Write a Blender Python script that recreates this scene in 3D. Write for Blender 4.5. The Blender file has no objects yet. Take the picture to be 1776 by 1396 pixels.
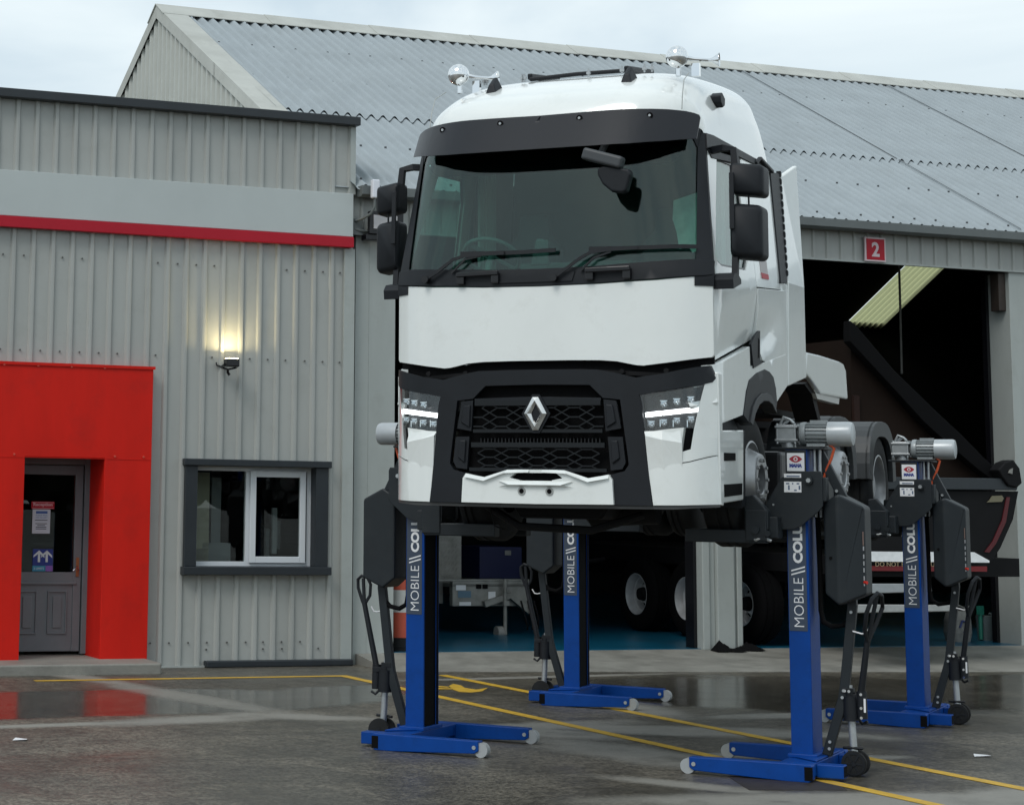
import bpy, bmesh, math, random
from mathutils import Vector, Matrix, noise
from mathutils.geometry import intersect_line_plane
random.seed(7)
PI=math.pi; R=math.radians
SC=bpy.context.scene; COL=SC.collection
# ------------------------------------------------------------------ survey of the place (camera calibration from the photograph)
FPX,PX,PY=3666.05,446.86,317.69
PITCH,ROLL,YB,YT=0.146441,0.015861,0.356777,-0.483249
CAMH=2.0
fw=Vector((0,math.cos(PITCH),math.sin(PITCH))); rt=Vector((1,0,0)); up=rt.cross(fw)
r2=rt*math.cos(ROLL)+up*math.sin(ROLL); u2=-rt*math.sin(ROLL)+up*math.cos(ROLL)
def ray(x,y): return r2*((x-PX)/FPX)-u2*((y-PY)/FPX)+fw
CP=Vector((0,0,CAMH))
bx_=Vector((math.cos(YB),math.sin(YB),0)); bn_=Vector((-bx_.y,bx_.x,0))
tx_=Vector((math.cos(YT),math.sin(YT),0)); td_=Vector((-tx_.y,tx_.x,0))
TO=tx_*-5.405+td_*15.10
BM=Matrix(((bx_.x,bn_.x,0,0),(bx_.y,bn_.y,0,0),(0,0,1,0),(0,0,0,1)))            # building frame (u, n, z)
TM=Matrix(((tx_.x,td_.x,0,TO.x),(tx_.y,td_.y,0,TO.y),(0,0,1,0),(0,0,0,1)))      # truck frame (x lateral, y rearward, z)
def _loc(M,px,py,ax,val):
    Mi=M.inverted(); o=Mi@CP; v=Mi.to_3x3()@ray(px,py)
    i='xyz'.index(ax); s=(val-o[i])/v[i]; return o+v*s
def tl(px,py,ax,val): return _loc(TM,px,py,ax,val)
def bl(px,py,n): return _loc(BM,px,py,'y',n)
def bg(px,py,z=0.0): return _loc(BM,px,py,'z',z)
# ------------------------------------------------------------------ materials
MATS={}
def lin(c):
    return tuple((v/12.92 if v<=0.04045 else ((v+0.055)/1.055)**2.4) for v in c)
def mat(name,col,rough=0.5,metal=0.0,var=0.0,vscale=3.0,bump=0.0,bscale=40.0,spec=0.5,streak=0.0,coat=0.0,rvar=0.0,emit=None,estr=0.0,dirt=None,dscale=2.0,damt=0.0):
    if name in MATS: return MATS[name]
    m=bpy.data.materials.new(name); m.use_nodes=True; nt=m.node_tree; N=nt.nodes; Lk=nt.links
    b=N['Principled BSDF']; b.inputs['Base Color'].default_value=(*col,1); b.inputs['Roughness'].default_value=rough
    b.inputs['Metallic'].default_value=metal; b.inputs['Specular IOR Level'].default_value=spec
    if coat: b.inputs['Coat Weight'].default_value=coat; b.inputs['Coat Roughness'].default_value=0.04
    if emit: b.inputs['Emission Color'].default_value=(*emit,1); b.inputs['Emission Strength'].default_value=estr
    tc=N.new('ShaderNodeTexCoord'); src=tc.outputs['Object']; cur=None
    if var>0:
        n=N.new('ShaderNodeTexNoise'); n.inputs['Scale'].default_value=vscale; n.inputs['Detail'].default_value=6; n.inputs['Roughness'].default_value=0.62
        if streak>0:
            mp=N.new('ShaderNodeMapping'); mp.inputs['Scale'].default_value=(1,1,streak); Lk.new(src,mp.inputs[0]); Lk.new(mp.outputs[0],n.inputs['Vector'])
        else: Lk.new(src,n.inputs['Vector'])
        mr=N.new('ShaderNodeMapRange'); mr.inputs['From Min'].default_value=0.3; mr.inputs['From Max'].default_value=0.7
        mr.inputs['To Min'].default_value=1-var; mr.inputs['To Max'].default_value=1+var*0.6; Lk.new(n.outputs['Fac'],mr.inputs['Value'])
        mx=N.new('ShaderNodeVectorMath'); mx.operation='SCALE'; mx.inputs[0].default_value=col; Lk.new(mr.outputs[0],mx.inputs['Scale']); cur=mx.outputs[0]
        if rvar>0:
            m2=N.new('ShaderNodeMapRange'); m2.inputs['To Min'].default_value=max(0,rough-rvar); m2.inputs['To Max'].default_value=min(1,rough+rvar)
            m2.inputs['From Min'].default_value=0.3; m2.inputs['From Max'].default_value=0.7; Lk.new(n.outputs['Fac'],m2.inputs['Value']); Lk.new(m2.outputs[0],b.inputs['Roughness'])
    if damt>0:
        n3=N.new('ShaderNodeTexNoise'); n3.inputs['Scale'].default_value=dscale; n3.inputs['Detail'].default_value=8; n3.inputs['Roughness'].default_value=0.7; Lk.new(src,n3.inputs['Vector'])
        r3=N.new('ShaderNodeMapRange'); r3.inputs['From Min'].default_value=0.52; r3.inputs['From Max'].default_value=0.72; r3.inputs['To Max'].default_value=damt; Lk.new(n3.outputs['Fac'],r3.inputs['Value'])
        mm=N.new('ShaderNodeMix'); mm.data_type='RGBA'; Lk.new(r3.outputs[0],mm.inputs['Factor'])
        if cur: Lk.new(cur,mm.inputs['A'])
        else: mm.inputs['A'].default_value=(*col,1)
        mm.inputs['B'].default_value=(*(dirt or (0.1,0.09,0.07)),1); cur=mm.outputs['Result']
    if cur: Lk.new(cur,b.inputs['Base Color'])
    if bump>0:
        nb=N.new('ShaderNodeTexNoise'); nb.inputs['Scale'].default_value=bscale; nb.inputs['Detail'].default_value=4; Lk.new(src,nb.inputs['Vector'])
        bp=N.new('ShaderNodeBump'); bp.inputs['Strength'].default_value=bump; bp.inputs['Distance'].default_value=0.01; Lk.new(nb.outputs['Fac'],bp.inputs['Height']); Lk.new(bp.outputs[0],b.inputs['Normal'])
    MATS[name]=m; return m
def glassmat(name,tint,rough=0.0,ior=1.45,refl=1.0):
    m=bpy.data.materials.new(name); m.use_nodes=True; nt=m.node_tree; N=nt.nodes; Lk=nt.links; N.clear()
    o=N.new('ShaderNodeOutputMaterial'); t=N.new('ShaderNodeBsdfTransparent'); t.inputs[0].default_value=(*tint,1)
    g=N.new('ShaderNodeBsdfGlossy'); g.inputs['Roughness'].default_value=rough; g.inputs[0].default_value=(refl,refl,refl,1)
    f=N.new('ShaderNodeFresnel'); ge=N.new('ShaderNodeNewGeometry'); mi_=N.new('ShaderNodeMix'); mi_.inputs['A'].default_value=ior; mi_.inputs['B'].default_value=1/ior; Lk.new(ge.outputs['Backfacing'],mi_.inputs['Factor']); Lk.new(mi_.outputs['Result'],f.inputs[0]); mx=N.new('ShaderNodeMixShader')
    Lk.new(f.outputs[0],mx.inputs[0]); Lk.new(t.outputs[0],mx.inputs[1]); Lk.new(g.outputs[0],mx.inputs[2]); Lk.new(mx.outputs[0],o.inputs[0]); MATS[name]=m; return m
WHITE=mat('truck_white_paint',(0.77,0.80,0.785),0.20,coat=0.8,var=0.035,vscale=2.0,dirt=(0.46,0.46,0.42),dscale=4,damt=0.22)
BLK=mat('black_textured_plastic',(0.008,0.010,0.0135),0.5,spec=0.3,var=0.2,vscale=5,bump=0.12,bscale=400)
BLK2=mat('dark_void_black',(0.003,0.003,0.0035),0.8,spec=0.12)
GLOSSBLK=mat('gloss_black',(0.006,0.006,0.008),0.22,spec=.4)
RUB=mat('tyre_rubber',(0.010,0.011,0.012),0.75,spec=0.3,var=0.35,vscale=8,bump=0.3,bscale=120)
RIM=mat('rim_silver',(0.42,0.43,0.44),0.38,metal=0.6,var=0.15,vscale=6,damt=0.25,dirt=(0.08,0.07,0.06),dscale=9)
CHROME=mat('chrome',(0.82,0.83,0.84),0.05,metal=1.0)
STEEL=mat('galvanised_steel',(0.42,0.44,0.45),0.42,metal=0.7,var=0.15,vscale=12)
CHAR=mat('charcoal_powder_coat',(0.011,0.0155,0.0195),0.48,spec=0.36,var=0.15,vscale=4,bump=0.1,bscale=300,damt=0.15,dirt=(0.06,0.06,0.055),dscale=5)
BLUE=mat('blue_powder_coat',(0.001,0.050,0.265),0.42,spec=0.2,var=0.12,vscale=5,bump=0.06,bscale=250,damt=0.35,dirt=(0.003,0.028,0.12),dscale=9)
NAVYB=mat('grey_blue_band',(0.035,0.052,0.085),0.4)
LETTER=mat('white_lettering',(0.75,0.76,0.78),0.5)
MOTOR=mat('motor_grey_paint',(0.30,0.325,0.335),0.34,metal=0.2,var=0.1,vscale=9,damt=0.2,dirt=(0.12,0.12,0.11),dscale=14)
FRAME=mat('chassis_black',(0.005,0.005,0.0058),0.65,spec=.2,var=0.2,vscale=6)
WALL=mat('grey_profiled_steel',(0.375,0.388,0.370),0.42,var=0.11,vscale=1.6,streak=0.15,damt=0.16,dirt=(0.19,0.19,0.165),dscale=2.2)
TRIM=mat('pale_grey_trim',(0.37,0.40,0.385),0.45,var=0.1,vscale=2,streak=0.3,damt=0.2,dirt=(0.2,0.2,0.17),dscale=4)
SIGNB=mat('grey_sign_board',(0.45,0.49,0.485),0.4,var=0.05,vscale=1.2)
REDB=mat('crimson_band',(0.40,0.004,0.018),0.42,spec=.3,var=0.06,vscale=2)
REDP=mat('red_portal_paint',(0.60,0.012,0.005),0.55,spec=.22,var=0.12,vscale=2.4,streak=0.25,damt=0.40,dirt=(0.36,0.014,0.010),dscale=1.8,bump=0.15,bscale=160)
ANTH=mat('anthracite_trim',(0.016,0.021,0.026),0.45,var=0.15,vscale=4)
GREYD=mat('grey_door_paint',(0.15,0.17,0.185),0.4,var=0.08,vscale=4,damt=0.15,dirt=(0.07,0.075,0.08),dscale=6)
UPVC=mat('white_window_frame',(0.62,0.65,0.68),0.3)
ROOFM=mat('grey_fibre_cement',(0.300,0.340,0.362),0.7,var=0.10,vscale=1.6,bump=0.15,bscale=60,damt=0.20,dirt=(0.22,0.24,0.235),dscale=2.2)
FLASH=mat('weathered_flashing',(0.43,0.44,0.41),0.7,var=0.15,vscale=1.5,damt=0.4,dirt=(0.27,0.27,0.235),dscale=2.0)
GUTTER=mat('grey_gutter',(0.115,0.13,0.13),0.5,var=0.12,vscale=3)
DARKIN=mat('dark_interior_wall',(0.010,0.012,0.013),0.9,var=0.3,vscale=1)  # near-black so the hall stays dark: its shade is put into the colour
CONC=mat('concrete',(0.24,0.235,0.21),0.6,var=0.25,vscale=2.5,damt=0.5,dirt=(0.11,0.105,0.09),dscale=1.2,bump=0.3,bscale=60,rvar=0.15)
BLUEF=mat('blue_floor_paint',(0.004,0.085,0.15),0.30,var=0.3,vscale=1.2,damt=0.6,dirt=(0.02,0.05,0.07),dscale=1.0)
YEL=mat('yellow_line_paint',(0.60,0.37,0.035),0.5,var=0.2,vscale=6,damt=0.45,dirt=(0.18,0.14,0.07),dscale=7)
BROWN=mat('rusty_brown_steel',(0.014,0.008,0.0055),0.8,spec=.15,var=0.3,vscale=1.5)
# ------------------------------------------------------------------ mesh helpers
class MB:
    def __init__(s): s.v=[]; s.f=[]; s.m=[]; s.mi=0; s.sm=[]; s.smooth=False
    def add(s,vs,fs):
        o=len(s.v); s.v+= [Vector(p) for p in vs]
        for f in fs: s.f.append([i+o for i in f]); s.m.append(s.mi); s.sm.append(s.smooth)
    def box(s,x0,x1,y0,y1,z0,z1,T=None):
        vs=[Vector((x,y,z)) for z in (z0,z1) for y in (y0,y1) for x in (x0,x1)]
        if T: vs=[T@v for v in vs]
        s.add(vs,[(0,2,3,1),(4,5,7,6),(0,1,5,4),(2,6,7,3),(0,4,6,2),(1,3,7,5)])
    def prism(s,pts,fn):      # pts 2D outline, fn(a,b,k) k=0/1 -> 3D
        n=len(pts); vs=[fn(a,b,0) for a,b in pts]+[fn(a,b,1) for a,b in pts]
        s.add(vs,[tuple(range(n)),tuple(range(2*n-1,n-1,-1))]+[(i,(i+1)%n+0,(i+1)%n+n,i+n) for i in range(n)])
    def px(s,pts,x0,x1): s.prism(pts,lambda a,b,k:(x1 if k else x0,a,b))       # outline in y,z
    def py(s,pts,y0,y1): s.prism(pts,lambda a,b,k:(a,y1 if k else y0,b))       # outline in x,z
    def pz(s,pts,z0,z1): s.prism(pts,lambda a,b,k:(a,b,z1 if k else z0))       # outline in x,y
    def cyl(s,p0,p1,r0,r1=None,seg=16,caps=True):
        r1=r0 if r1 is None else r1; p0=Vector(p0); p1=Vector(p1); d=(p1-p0).normalized()
        a=d.orthogonal().normalized(); b=d.cross(a); vs=[]
        for p,r in ((p0,r0),(p1,r1)):
            for i in range(seg):
                t=2*PI*i/seg; vs.append(p+(a*math.cos(t)+b*math.sin(t))*r)
        o=s.smooth; s.smooth=True; s.add(vs,[(i,(i+1)%seg,(i+1)%seg+seg,i+seg) for i in range(seg)]); s.smooth=o
        if caps: 
            if r0>1e-5: s.add(vs[:seg],[tuple(range(seg-1,-1,-1))])
            if r1>1e-5: s.add(vs[seg:],[tuple(range(seg))])
    def lathe(s,prof,c,ax,seg=32):  # prof list of (r,h) around axis through c along ax
        c=Vector(c); ax=Vector(ax).normalized(); a=ax.orthogonal().normalized(); b=ax.cross(a); vs=[]
        for r,h in prof:
            for i in range(seg):
                t=2*PI*i/seg; vs.append(c+ax*h+(a*math.cos(t)+b*math.sin(t))*max(r,1e-4))
        fs=[]
        for k in range(len(prof)-1):
            for i in range(seg): fs.append((k*seg+i,k*seg+(i+1)%seg,(k+1)*seg+(i+1)%seg,(k+1)*seg+i))
        o=s.smooth; s.smooth=True; s.add(vs,fs); s.smooth=o
    def tube(s,path,r,seg=8,flat=1.0):
        path=[Vector(p) for p in path]; n=len(path); rings=[]; prev=None
        for i,p in enumerate(path):
            d=(path[min(i+1,n-1)]-path[max(i-1,0)]).normalized()
            a=d.orthogonal().normalized() if prev is None else (prev-d*prev.dot(d)).normalized(); prev=a; b=d.cross(a)
            rr=r[i] if isinstance(r,(list,tuple)) else r
            rings.append([p+(a*math.cos(2*PI*k/seg)+b*math.sin(2*PI*k/seg)*flat)*rr for k in range(seg)])
        vs=[v for q in rings for v in q]; fs=[(k*seg+i,k*seg+(i+1)%seg,(k+1)*seg+(i+1)%seg,(k+1)*seg+i) for k in range(n-1) for i in range(seg)]
        fs+= [tuple(range(seg-1,-1,-1)),tuple((n-1)*seg+i for i in range(seg))]
        o=s.smooth; s.smooth=True; s.add(vs,fs); s.smooth=o
    def bar(s,path,w,h,upv=(0,0,1)):   # rectangular section along path; w sideways, h along upv
        path=[Vector(p) for p in path]; U=Vector(upv); n=len(path); vs=[]
        for i,p in enumerate(path):
            d=(path[min(i+1,n-1)]-path[max(i-1,0)]).normalized(); sd=d.cross(U).normalized(); uu=sd.cross(d).normalized()
            vs+= [p+sd*w/2+uu*h/2,p-sd*w/2+uu*h/2,p-sd*w/2-uu*h/2,p+sd*w/2-uu*h/2]
        fs=[(k*4+i,k*4+(i+1)%4,k*4+4+(i+1)%4,k*4+4+i) for k in range(n-1) for i in range(4)]+[(3,2,1,0),tuple((n-1)*4+i for i in range(4))]
        s.add(vs,fs)
    def ball(s,c,r,seg=16,sx=1,sy=1,sz=1):
        c=Vector(c); prof=[(math.sin(PI*k/(seg//2)),-math.cos(PI*k/(seg//2))) for k in range(seg//2+1)]; vs=[];fs=[]
        for rr,h in prof:
            for i in range(seg):
                t=2*PI*i/seg; vs.append(c+Vector((math.cos(t)*max(rr,1e-3)*r*sx,math.sin(t)*max(rr,1e-3)*r*sy,h*r*sz)))
        for k in range(len(prof)-1):
            for i in range(seg): fs.append((k*seg+i,k*seg+(i+1)%seg,(k+1)*seg+(i+1)%seg,(k+1)*seg+i))
        o=s.smooth; s.smooth=True; s.add(vs,fs); s.smooth=o
    def build(s,name,mats,parent=None,bevel=0.0,off=None,M=None,sharp=40,recalc=True,segs=2):
        me=bpy.data.meshes.new(name); vs=[v.copy() for v in s.v]
        if off is not None: vs=[v-off for v in vs]
        me.from_pydata([tuple(v) for v in vs],[],s.f)
        if not isinstance(mats,(list,tuple)): mats=[mats]
        for m in mats: me.materials.append(m)
        me.polygons.foreach_set('material_index',s.m); me.polygons.foreach_set('use_smooth',s.sm)
        if recalc or sharp:
            b=bmesh.new(); b.from_mesh(me)
            if recalc: bmesh.ops.recalc_face_normals(b,faces=b.faces)
            for e in b.edges:
                if len(e.link_faces)==2 and e.calc_face_angle(0)>R(sharp): e.smooth=False
            b.to_mesh(me); b.free()
        o=bpy.data.objects.new(name,me); COL.objects.link(o)
        if parent is not None: o.parent=parent
        if M is not None: o.matrix_world=M if parent is None else o.matrix_world
        if bevel>0:
            md=o.modifiers.new('bevel','BEVEL'); md.width=bevel; md.segments=segs; md.limit_method='ANGLE'; md.angle_limit=R(35); md.harden_normals=False
        return o
def tag(o,label=None,cat=None,group=None,kind=None):
    if label: o['label']=label
    if cat: o['category']=cat
    if group: o['group']=group
    if kind: o['kind']=kind
    return o
def empty(name,M,loc,label,cat,group=None):
    o=bpy.data.objects.new(name,None); COL.objects.link(o); o.matrix_world=M@Matrix.Translation(Vector(loc)); o.empty_display_size=0.2
    return tag(o,label,cat,group)
def patch(name,outer,mapf,mt,parent,thick=0.02,holes=(),step=(0.07,0.07),off=None,sharp=35,bevel=0.0):
    b=bmesh.new(); es=[]
    for loop in [outer]+list(holes):
        vs=[b.verts.new((a,c,0)) for a,c in loop]
        for i in range(len(vs)): es.append(b.edges.new((vs[i],vs[(i+1)%len(vs)])))
    bmesh.ops.triangle_fill(b,use_beauty=True,use_dissolve=False,edges=es,normal=(0,0,1))
    xs=[v.co.x for v in b.verts]; ys=[v.co.y for v in b.verts]
    for ax,(lo,hi),st in ((0,(min(xs),max(xs)),step[0]),(1,(min(ys),max(ys)),step[1])):
        if not st: continue
        k=math.ceil(lo/st)
        while k*st<hi-1e-6:
            if k*st>lo+1e-6:
                co=[0,0,0]; no=[0,0,0]; co[ax]=k*st; no[ax]=1
                bmesh.ops.bisect_plane(b,geom=b.verts[:]+b.edges[:]+b.faces[:],plane_co=co,plane_no=no,dist=1e-5)
            k+=1
    b.verts.index_update(); n=len(b.verts); m=MB(); m.smooth=True
    V=[mapf(v.co.x,v.co.y,0.0) for v in b.verts]+[mapf(v.co.x,v.co.y,-thick) for v in b.verts]
    F=[];
    for f in b.faces:
        ids=[v.index for v in f.verts]; F.append(ids); F.append([i+n for i in reversed(ids)])
    for e in b.edges:
        if len(e.link_faces)==1:
            i,j=e.verts[0].index,e.verts[1].index; F.append([i,j,j+n,i+n])
    b.free(); m.add(V,F); return m.build(name,mt,parent,off=off,sharp=sharp,bevel=bevel)
def textmesh(txt,size,bold=0.0,extr=0.0015,spacing=1.0,align='LEFT'):
    c=bpy.data.curves.new('t','FONT'); c.body=txt; c.size=size; c.offset=bold; c.extrude=extr; c.space_character=spacing; c.resolution_u=3; c.align_x=align
    o=bpy.data.objects.new('t',c); COL.objects.link(o); bpy.context.view_layer.update()
    dg=bpy.context.evaluated_depsgraph_get(); me=bpy.data.meshes.new_from_object(o.evaluated_get(dg))
    vs=[v.co.copy() for v in me.vertices]; fs=[list(p.vertices) for p in me.polygons]
    bpy.data.objects.remove(o); bpy.data.curves.remove(c); bpy.data.meshes.remove(me); return vs,fs
def addtext(mb,txt,size,T,bold=0.0,width=None,height=None,extr=0.0015,spacing=1.0):
    """text in its own XY plane fitted to width x height, then transformed by T"""
    vs,fs=textmesh(txt,size,bold,extr,spacing)
    x0=min(v.x for v in vs); x1=max(v.x for v in vs); y0=min(v.y for v in vs); y1=max(v.y for v in vs)
    sx=(width/(x1-x0)) if width else 1; sy=(height/(y1-y0)) if height else sx
    if width is None and height: sx=sy
    mb.add([T@Vector(((v.x-x0)*sx,(v.y-y0)*sy,v.z)) for v in vs],fs)
def frame(o,ex,ey,ez):
    o,ex,ey,ez=map(Vector,(o,ex,ey,ez)); return Matrix(((ex.x,ey.x,ez.x,o.x),(ex.y,ey.y,ez.y,o.y),(ex.z,ey.z,ez.z,o.z),(0,0,0,1)))
def copy_tree(o,parent=None):
    c=o.copy(); COL.objects.link(c); c.parent=parent
    if parent is not None: c.matrix_parent_inverse=o.matrix_parent_inverse.copy()
    for ch in list(o.children): copy_tree(ch,c)
    return c
# ================================================================== GROUND
def ground_mat():
    m=bpy.data.materials.new('wet_asphalt'); m.use_nodes=True; nt=m.node_tree; N=nt.nodes; Lk=nt.links; b=N['Principled BSDF']
    tc=N.new('ShaderNodeTexCoord'); P=tc.outputs['Object']
    def noise_(sc,det=6,ro=0.6,vec=None,dist=0.0):
        n=N.new('ShaderNodeTexNoise'); n.inputs['Scale'].default_value=sc; n.inputs['Detail'].default_value=det; n.inputs['Roughness'].default_value=ro; n.inputs['Distortion'].default_value=dist
        Lk.new(vec or P,n.inputs['Vector']); return n.outputs['Fac']
    def mth(op,a,c=None,cl=False):
        x=N.new('ShaderNodeMath'); x.operation=op; x.use_clamp=cl
        for i,v in enumerate((a,c)):
            if v is None: continue
            if isinstance(v,(int,float)): x.inputs[i].default_value=v
            else: Lk.new(v,x.inputs[i])
        return x.outputs[0]
    def mr(v,a,c,d=0.0,e=1.0):
        x=N.new('ShaderNodeMapRange'); x.interpolation_type='SMOOTHSTEP'; Lk.new(v,x.inputs[0]); x.inputs[1].default_value=a; x.inputs[2].default_value=c; x.inputs[3].default_value=d; x.inputs[4].default_value=e; return x.outputs[0]
    def mixc(f,a,c):
        x=N.new('ShaderNodeMix'); x.data_type='RGBA'; Lk.new(f,x.inputs['Factor'])
        for k,v in (('A',a),('B',c)):
            if isinstance(v,tuple): x.inputs[k].default_value=(*v,1)
            else: Lk.new(v,x.inputs[k])
        return x.outputs['Result']
    def ell(cx,cy,rx,ry,ang,nz,amt=0.5,soft=0.25):
        mp=N.new('ShaderNodeMapping'); mp.vector_type='TEXTURE'; mp.inputs['Location'].default_value=(cx,cy,0); mp.inputs['Rotation'].default_value=(0,0,ang); mp.inputs['Scale'].default_value=(rx,ry,1); Lk.new(P,mp.inputs[0])
        ln=N.new('ShaderNodeVectorMath'); ln.operation='LENGTH'; Lk.new(mp.outputs[0],ln.inputs[0])
        d=mth('ADD',ln.outputs['Value'],mth('MULTIPLY',mth('SUBTRACT',nz,0.5),amt*2)); return mr(d,1.0-soft,1.0+soft,1.0,0.0)
    def seg(a,b,wd,nz,amt,soft):
        A=bg(*a);B=bg(*b);c=(A+B)/2;dd=B-A; return (c.x,c.y,dd.length/2+wd,wd,math.atan2(dd.y,dd.x),nz,amt,soft)
    n1=noise_(0.35,7,0.62,dist=0.6); n2=noise_(1.6,8,0.65); n3=noise_(30,3,0.8); n4=noise_(120,2,0.6); n5=noise_(0.9,6,0.7,dist=1.0); n6=noise_(9,5,0.8)
    # asphalt base with aggregate
    base=mixc(mr(mth('ADD',mth('MULTIPLY',n3,0.6),mth('MULTIPLY',n6,0.4)),0.44,0.58),(0.050,0.046,0.038),(0.205,0.192,0.163))
    big=mixc(mr(n5,0.35,0.68),(0.62,0.61,0.58),(1.25,1.2,1.12)); 
    mul=N.new('ShaderNodeMix'); mul.data_type='RGBA'; mul.blend_type='MULTIPLY'; mul.inputs['Factor'].default_value=1; Lk.new(base,mul.inputs['A']); Lk.new(big,mul.inputs['B']); base=mul.outputs['Result']
    # wet zones (building frame: u along the wall, n towards it)
    w=None
    for e in ((6.1,20.1,2.9,1.3,0.05,n1,0.35,0.12),(14.4,19.6,4.6,2.2,-0.15,n1,0.6,0.25),(9.0,20.8,1.3,0.7,0.1,n1,0.6,0.3),(18.5,20.8,2.5,0.6,0.0,n1,0.4,0.3)):
        q=ell(*e); w=q if w is None else mth('MAXIMUM',w,q)
    film=mr(n1,0.38,0.62,0.25,0.72); wet=mth('MAXIMUM',w,film)
    # dry pale streaks: old joints and drying slab edges
    d=None
    for e in (seg((0,1152),(240,1190),.20,n2,.4,.5),seg((200,1186),(480,1236),.26,n2,.5,.5),seg((-60,1262),(260,1251),.13,n2,.3,.5),seg((230,1253),(470,1240),.28,n2,.6,.5),seg((420,1238),(620,1246),.25,n2,.7,.5),seg((700,1180),(1150,1168),.12,n2,.8,.5),seg((830,1262),(1010,1275),.35,n2,.6,.4),seg((990,1290),(1190,1322),.40,n2,.6,.4),seg((1040,1215),(1160,1240),.3,n2,.8,.5),seg((1150,1388),(1776,1384),.35,n2,.5,.4),seg((1090,1350),(1300,1372),.16,n2,.6,.5),(9.0,17.2,1.2,0.30,0.2,n2,1.0,0.5),(10.4,16.6,1.5,0.38,-0.5,n5,0.9,0.35),(12.0,17.6,0.9,0.2,0.0,n5,1.0,0.3),(10.2,14.8,0.9,0.22,-0.3,n5,0.9,0.3),(9.4,12.1,3.5,0.45,0.25,n5,0.8,0.3)):
        q=ell(*e); d=q if d is None else mth('MAXIMUM',d,q)
    dry=mth('MULTIPLY',d,mr(n2,0.25,0.5,0.35,1.0))
    col=mixc(wet,base,(0.028,0.026,0.022)); 
    wm=N.new('ShaderNodeMix'); wm.data_type='RGBA'; Lk.new(mth('MULTIPLY',wet,0.60),wm.inputs['Factor']); Lk.new(base,wm.inputs['A']); wm.inputs['B'].default_value=(0.034,0.031,0.025,1)
    col=mixc(mth('MULTIPLY',dry,0.75),wm.outputs['Result'],(0.27,0.262,0.235))
    Lk.new(col,b.inputs['Base Color'])
    rough=mth('ADD',mth('MULTIPLY',wet,-0.40),0.62); rough=mth('ADD',rough,mth('MULTIPLY',dry,0.25)); pud=mr(w,0.75,1.0); rough=mth('MULTIPLY',rough,mth('SUBTRACT',1.0,mth('MULTIPLY',pud,0.22)))
    rough=mth('ADD',rough,mth('MULTIPLY',mth('SUBTRACT',n2,0.5),0.12)); Lk.new(mth('MAXIMUM',rough,0.035),b.inputs['Roughness'])
    b.inputs['Specular IOR Level'].default_value=0.5
    h=mth('MULTIPLY',mth('ADD',mth('MULTIPLY',n3,1.0),mth('MULTIPLY',n4,0.5)),mth('SUBTRACT',1.0,mth('MULTIPLY',wet,0.80))); h=mth('MULTIPLY',h,mth('SUBTRACT',1.0,mth('MULTIPLY',pud,0.80)))
    h2=mth('ADD',h,mth('MULTIPLY',n2,0.25))
    bp=N.new('ShaderNodeBump'); bp.inputs['Strength'].default_value=0.45; bp.inputs['Distance'].default_value=0.012; Lk.new(h2,bp.inputs['Height']); Lk.new(bp.outputs[0],b.inputs['Normal'])
    return m
ASPH=ground_mat()
def struct(name,mb,mt,M=BM,**k):
    o=mb.build(name,mt,None,**k); o.matrix_world=M; o['kind']='structure'; return o
g=MB(); g.add([(-250,-250,0),(250,-250,0),(250,250,0),(-250,250,0)],[(0,1,2,3)]); struct('ground',g,ASPH)
g=MB(); g.add([(10.3,22.89,0.006),(18.18,21.55,0.006),(30,19.6,0.006),(30,24.02,0.13),(18.18,24.02,0.13),(10.3,24.02,0.13),(10.3,22.89,-0.3),(30,19.6,-0.3),(30,24.02,-0.3),(10.3,24.02,-0.3)],[(0,1,4,5),(1,2,3,4),(0,6,7,2,1),(0,5,9,6),(2,7,8,3)]); struct('concrete_apron',g,CONC,recalc=False)
g=MB(); g.box(9.95,34,24.02,38.4,0.02,0.136); struct('workshop_floor',g,BLUEF)
# painted lines
g=MB(); g.box(5.92,9.56,22.40,22.52,0.003,0.005); struct('yellow_parking_line',g,YEL)
g=MB(); g.box(9.44,9.56,8,22.395,0.003,0.005); struct('yellow_parking_line',g,YEL)
g=MB(); g.box(10.62,10.74,8,22.35,0.003,0.005); struct('yellow_parking_line',g,YEL)
# worn yellow symbol (a bay marking seen almost edge on)
g=MB()
def gp(x,y): p=bg(x,y); return (p.x,p.y)
g.pz([gp(778,1190),gp(786,1186),(gp(800,1189)),gp(806,1193),gp(826,1196),gp(846,1193),gp(836,1199),gp(820,1201),gp(797,1200),gp(786,1196)],0.003,0.005)
g.pz([gp(740,1188),gp(778,1191),gp(778,1192.5),gp(740,1190.5)],0.003,0.005); g.pz([gp(740,1192.5),gp(784,1194),gp(784,1195.5),gp(740,1195)],0.003,0.005)
struct('yellow_bay_marking',g,YEL)
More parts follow.
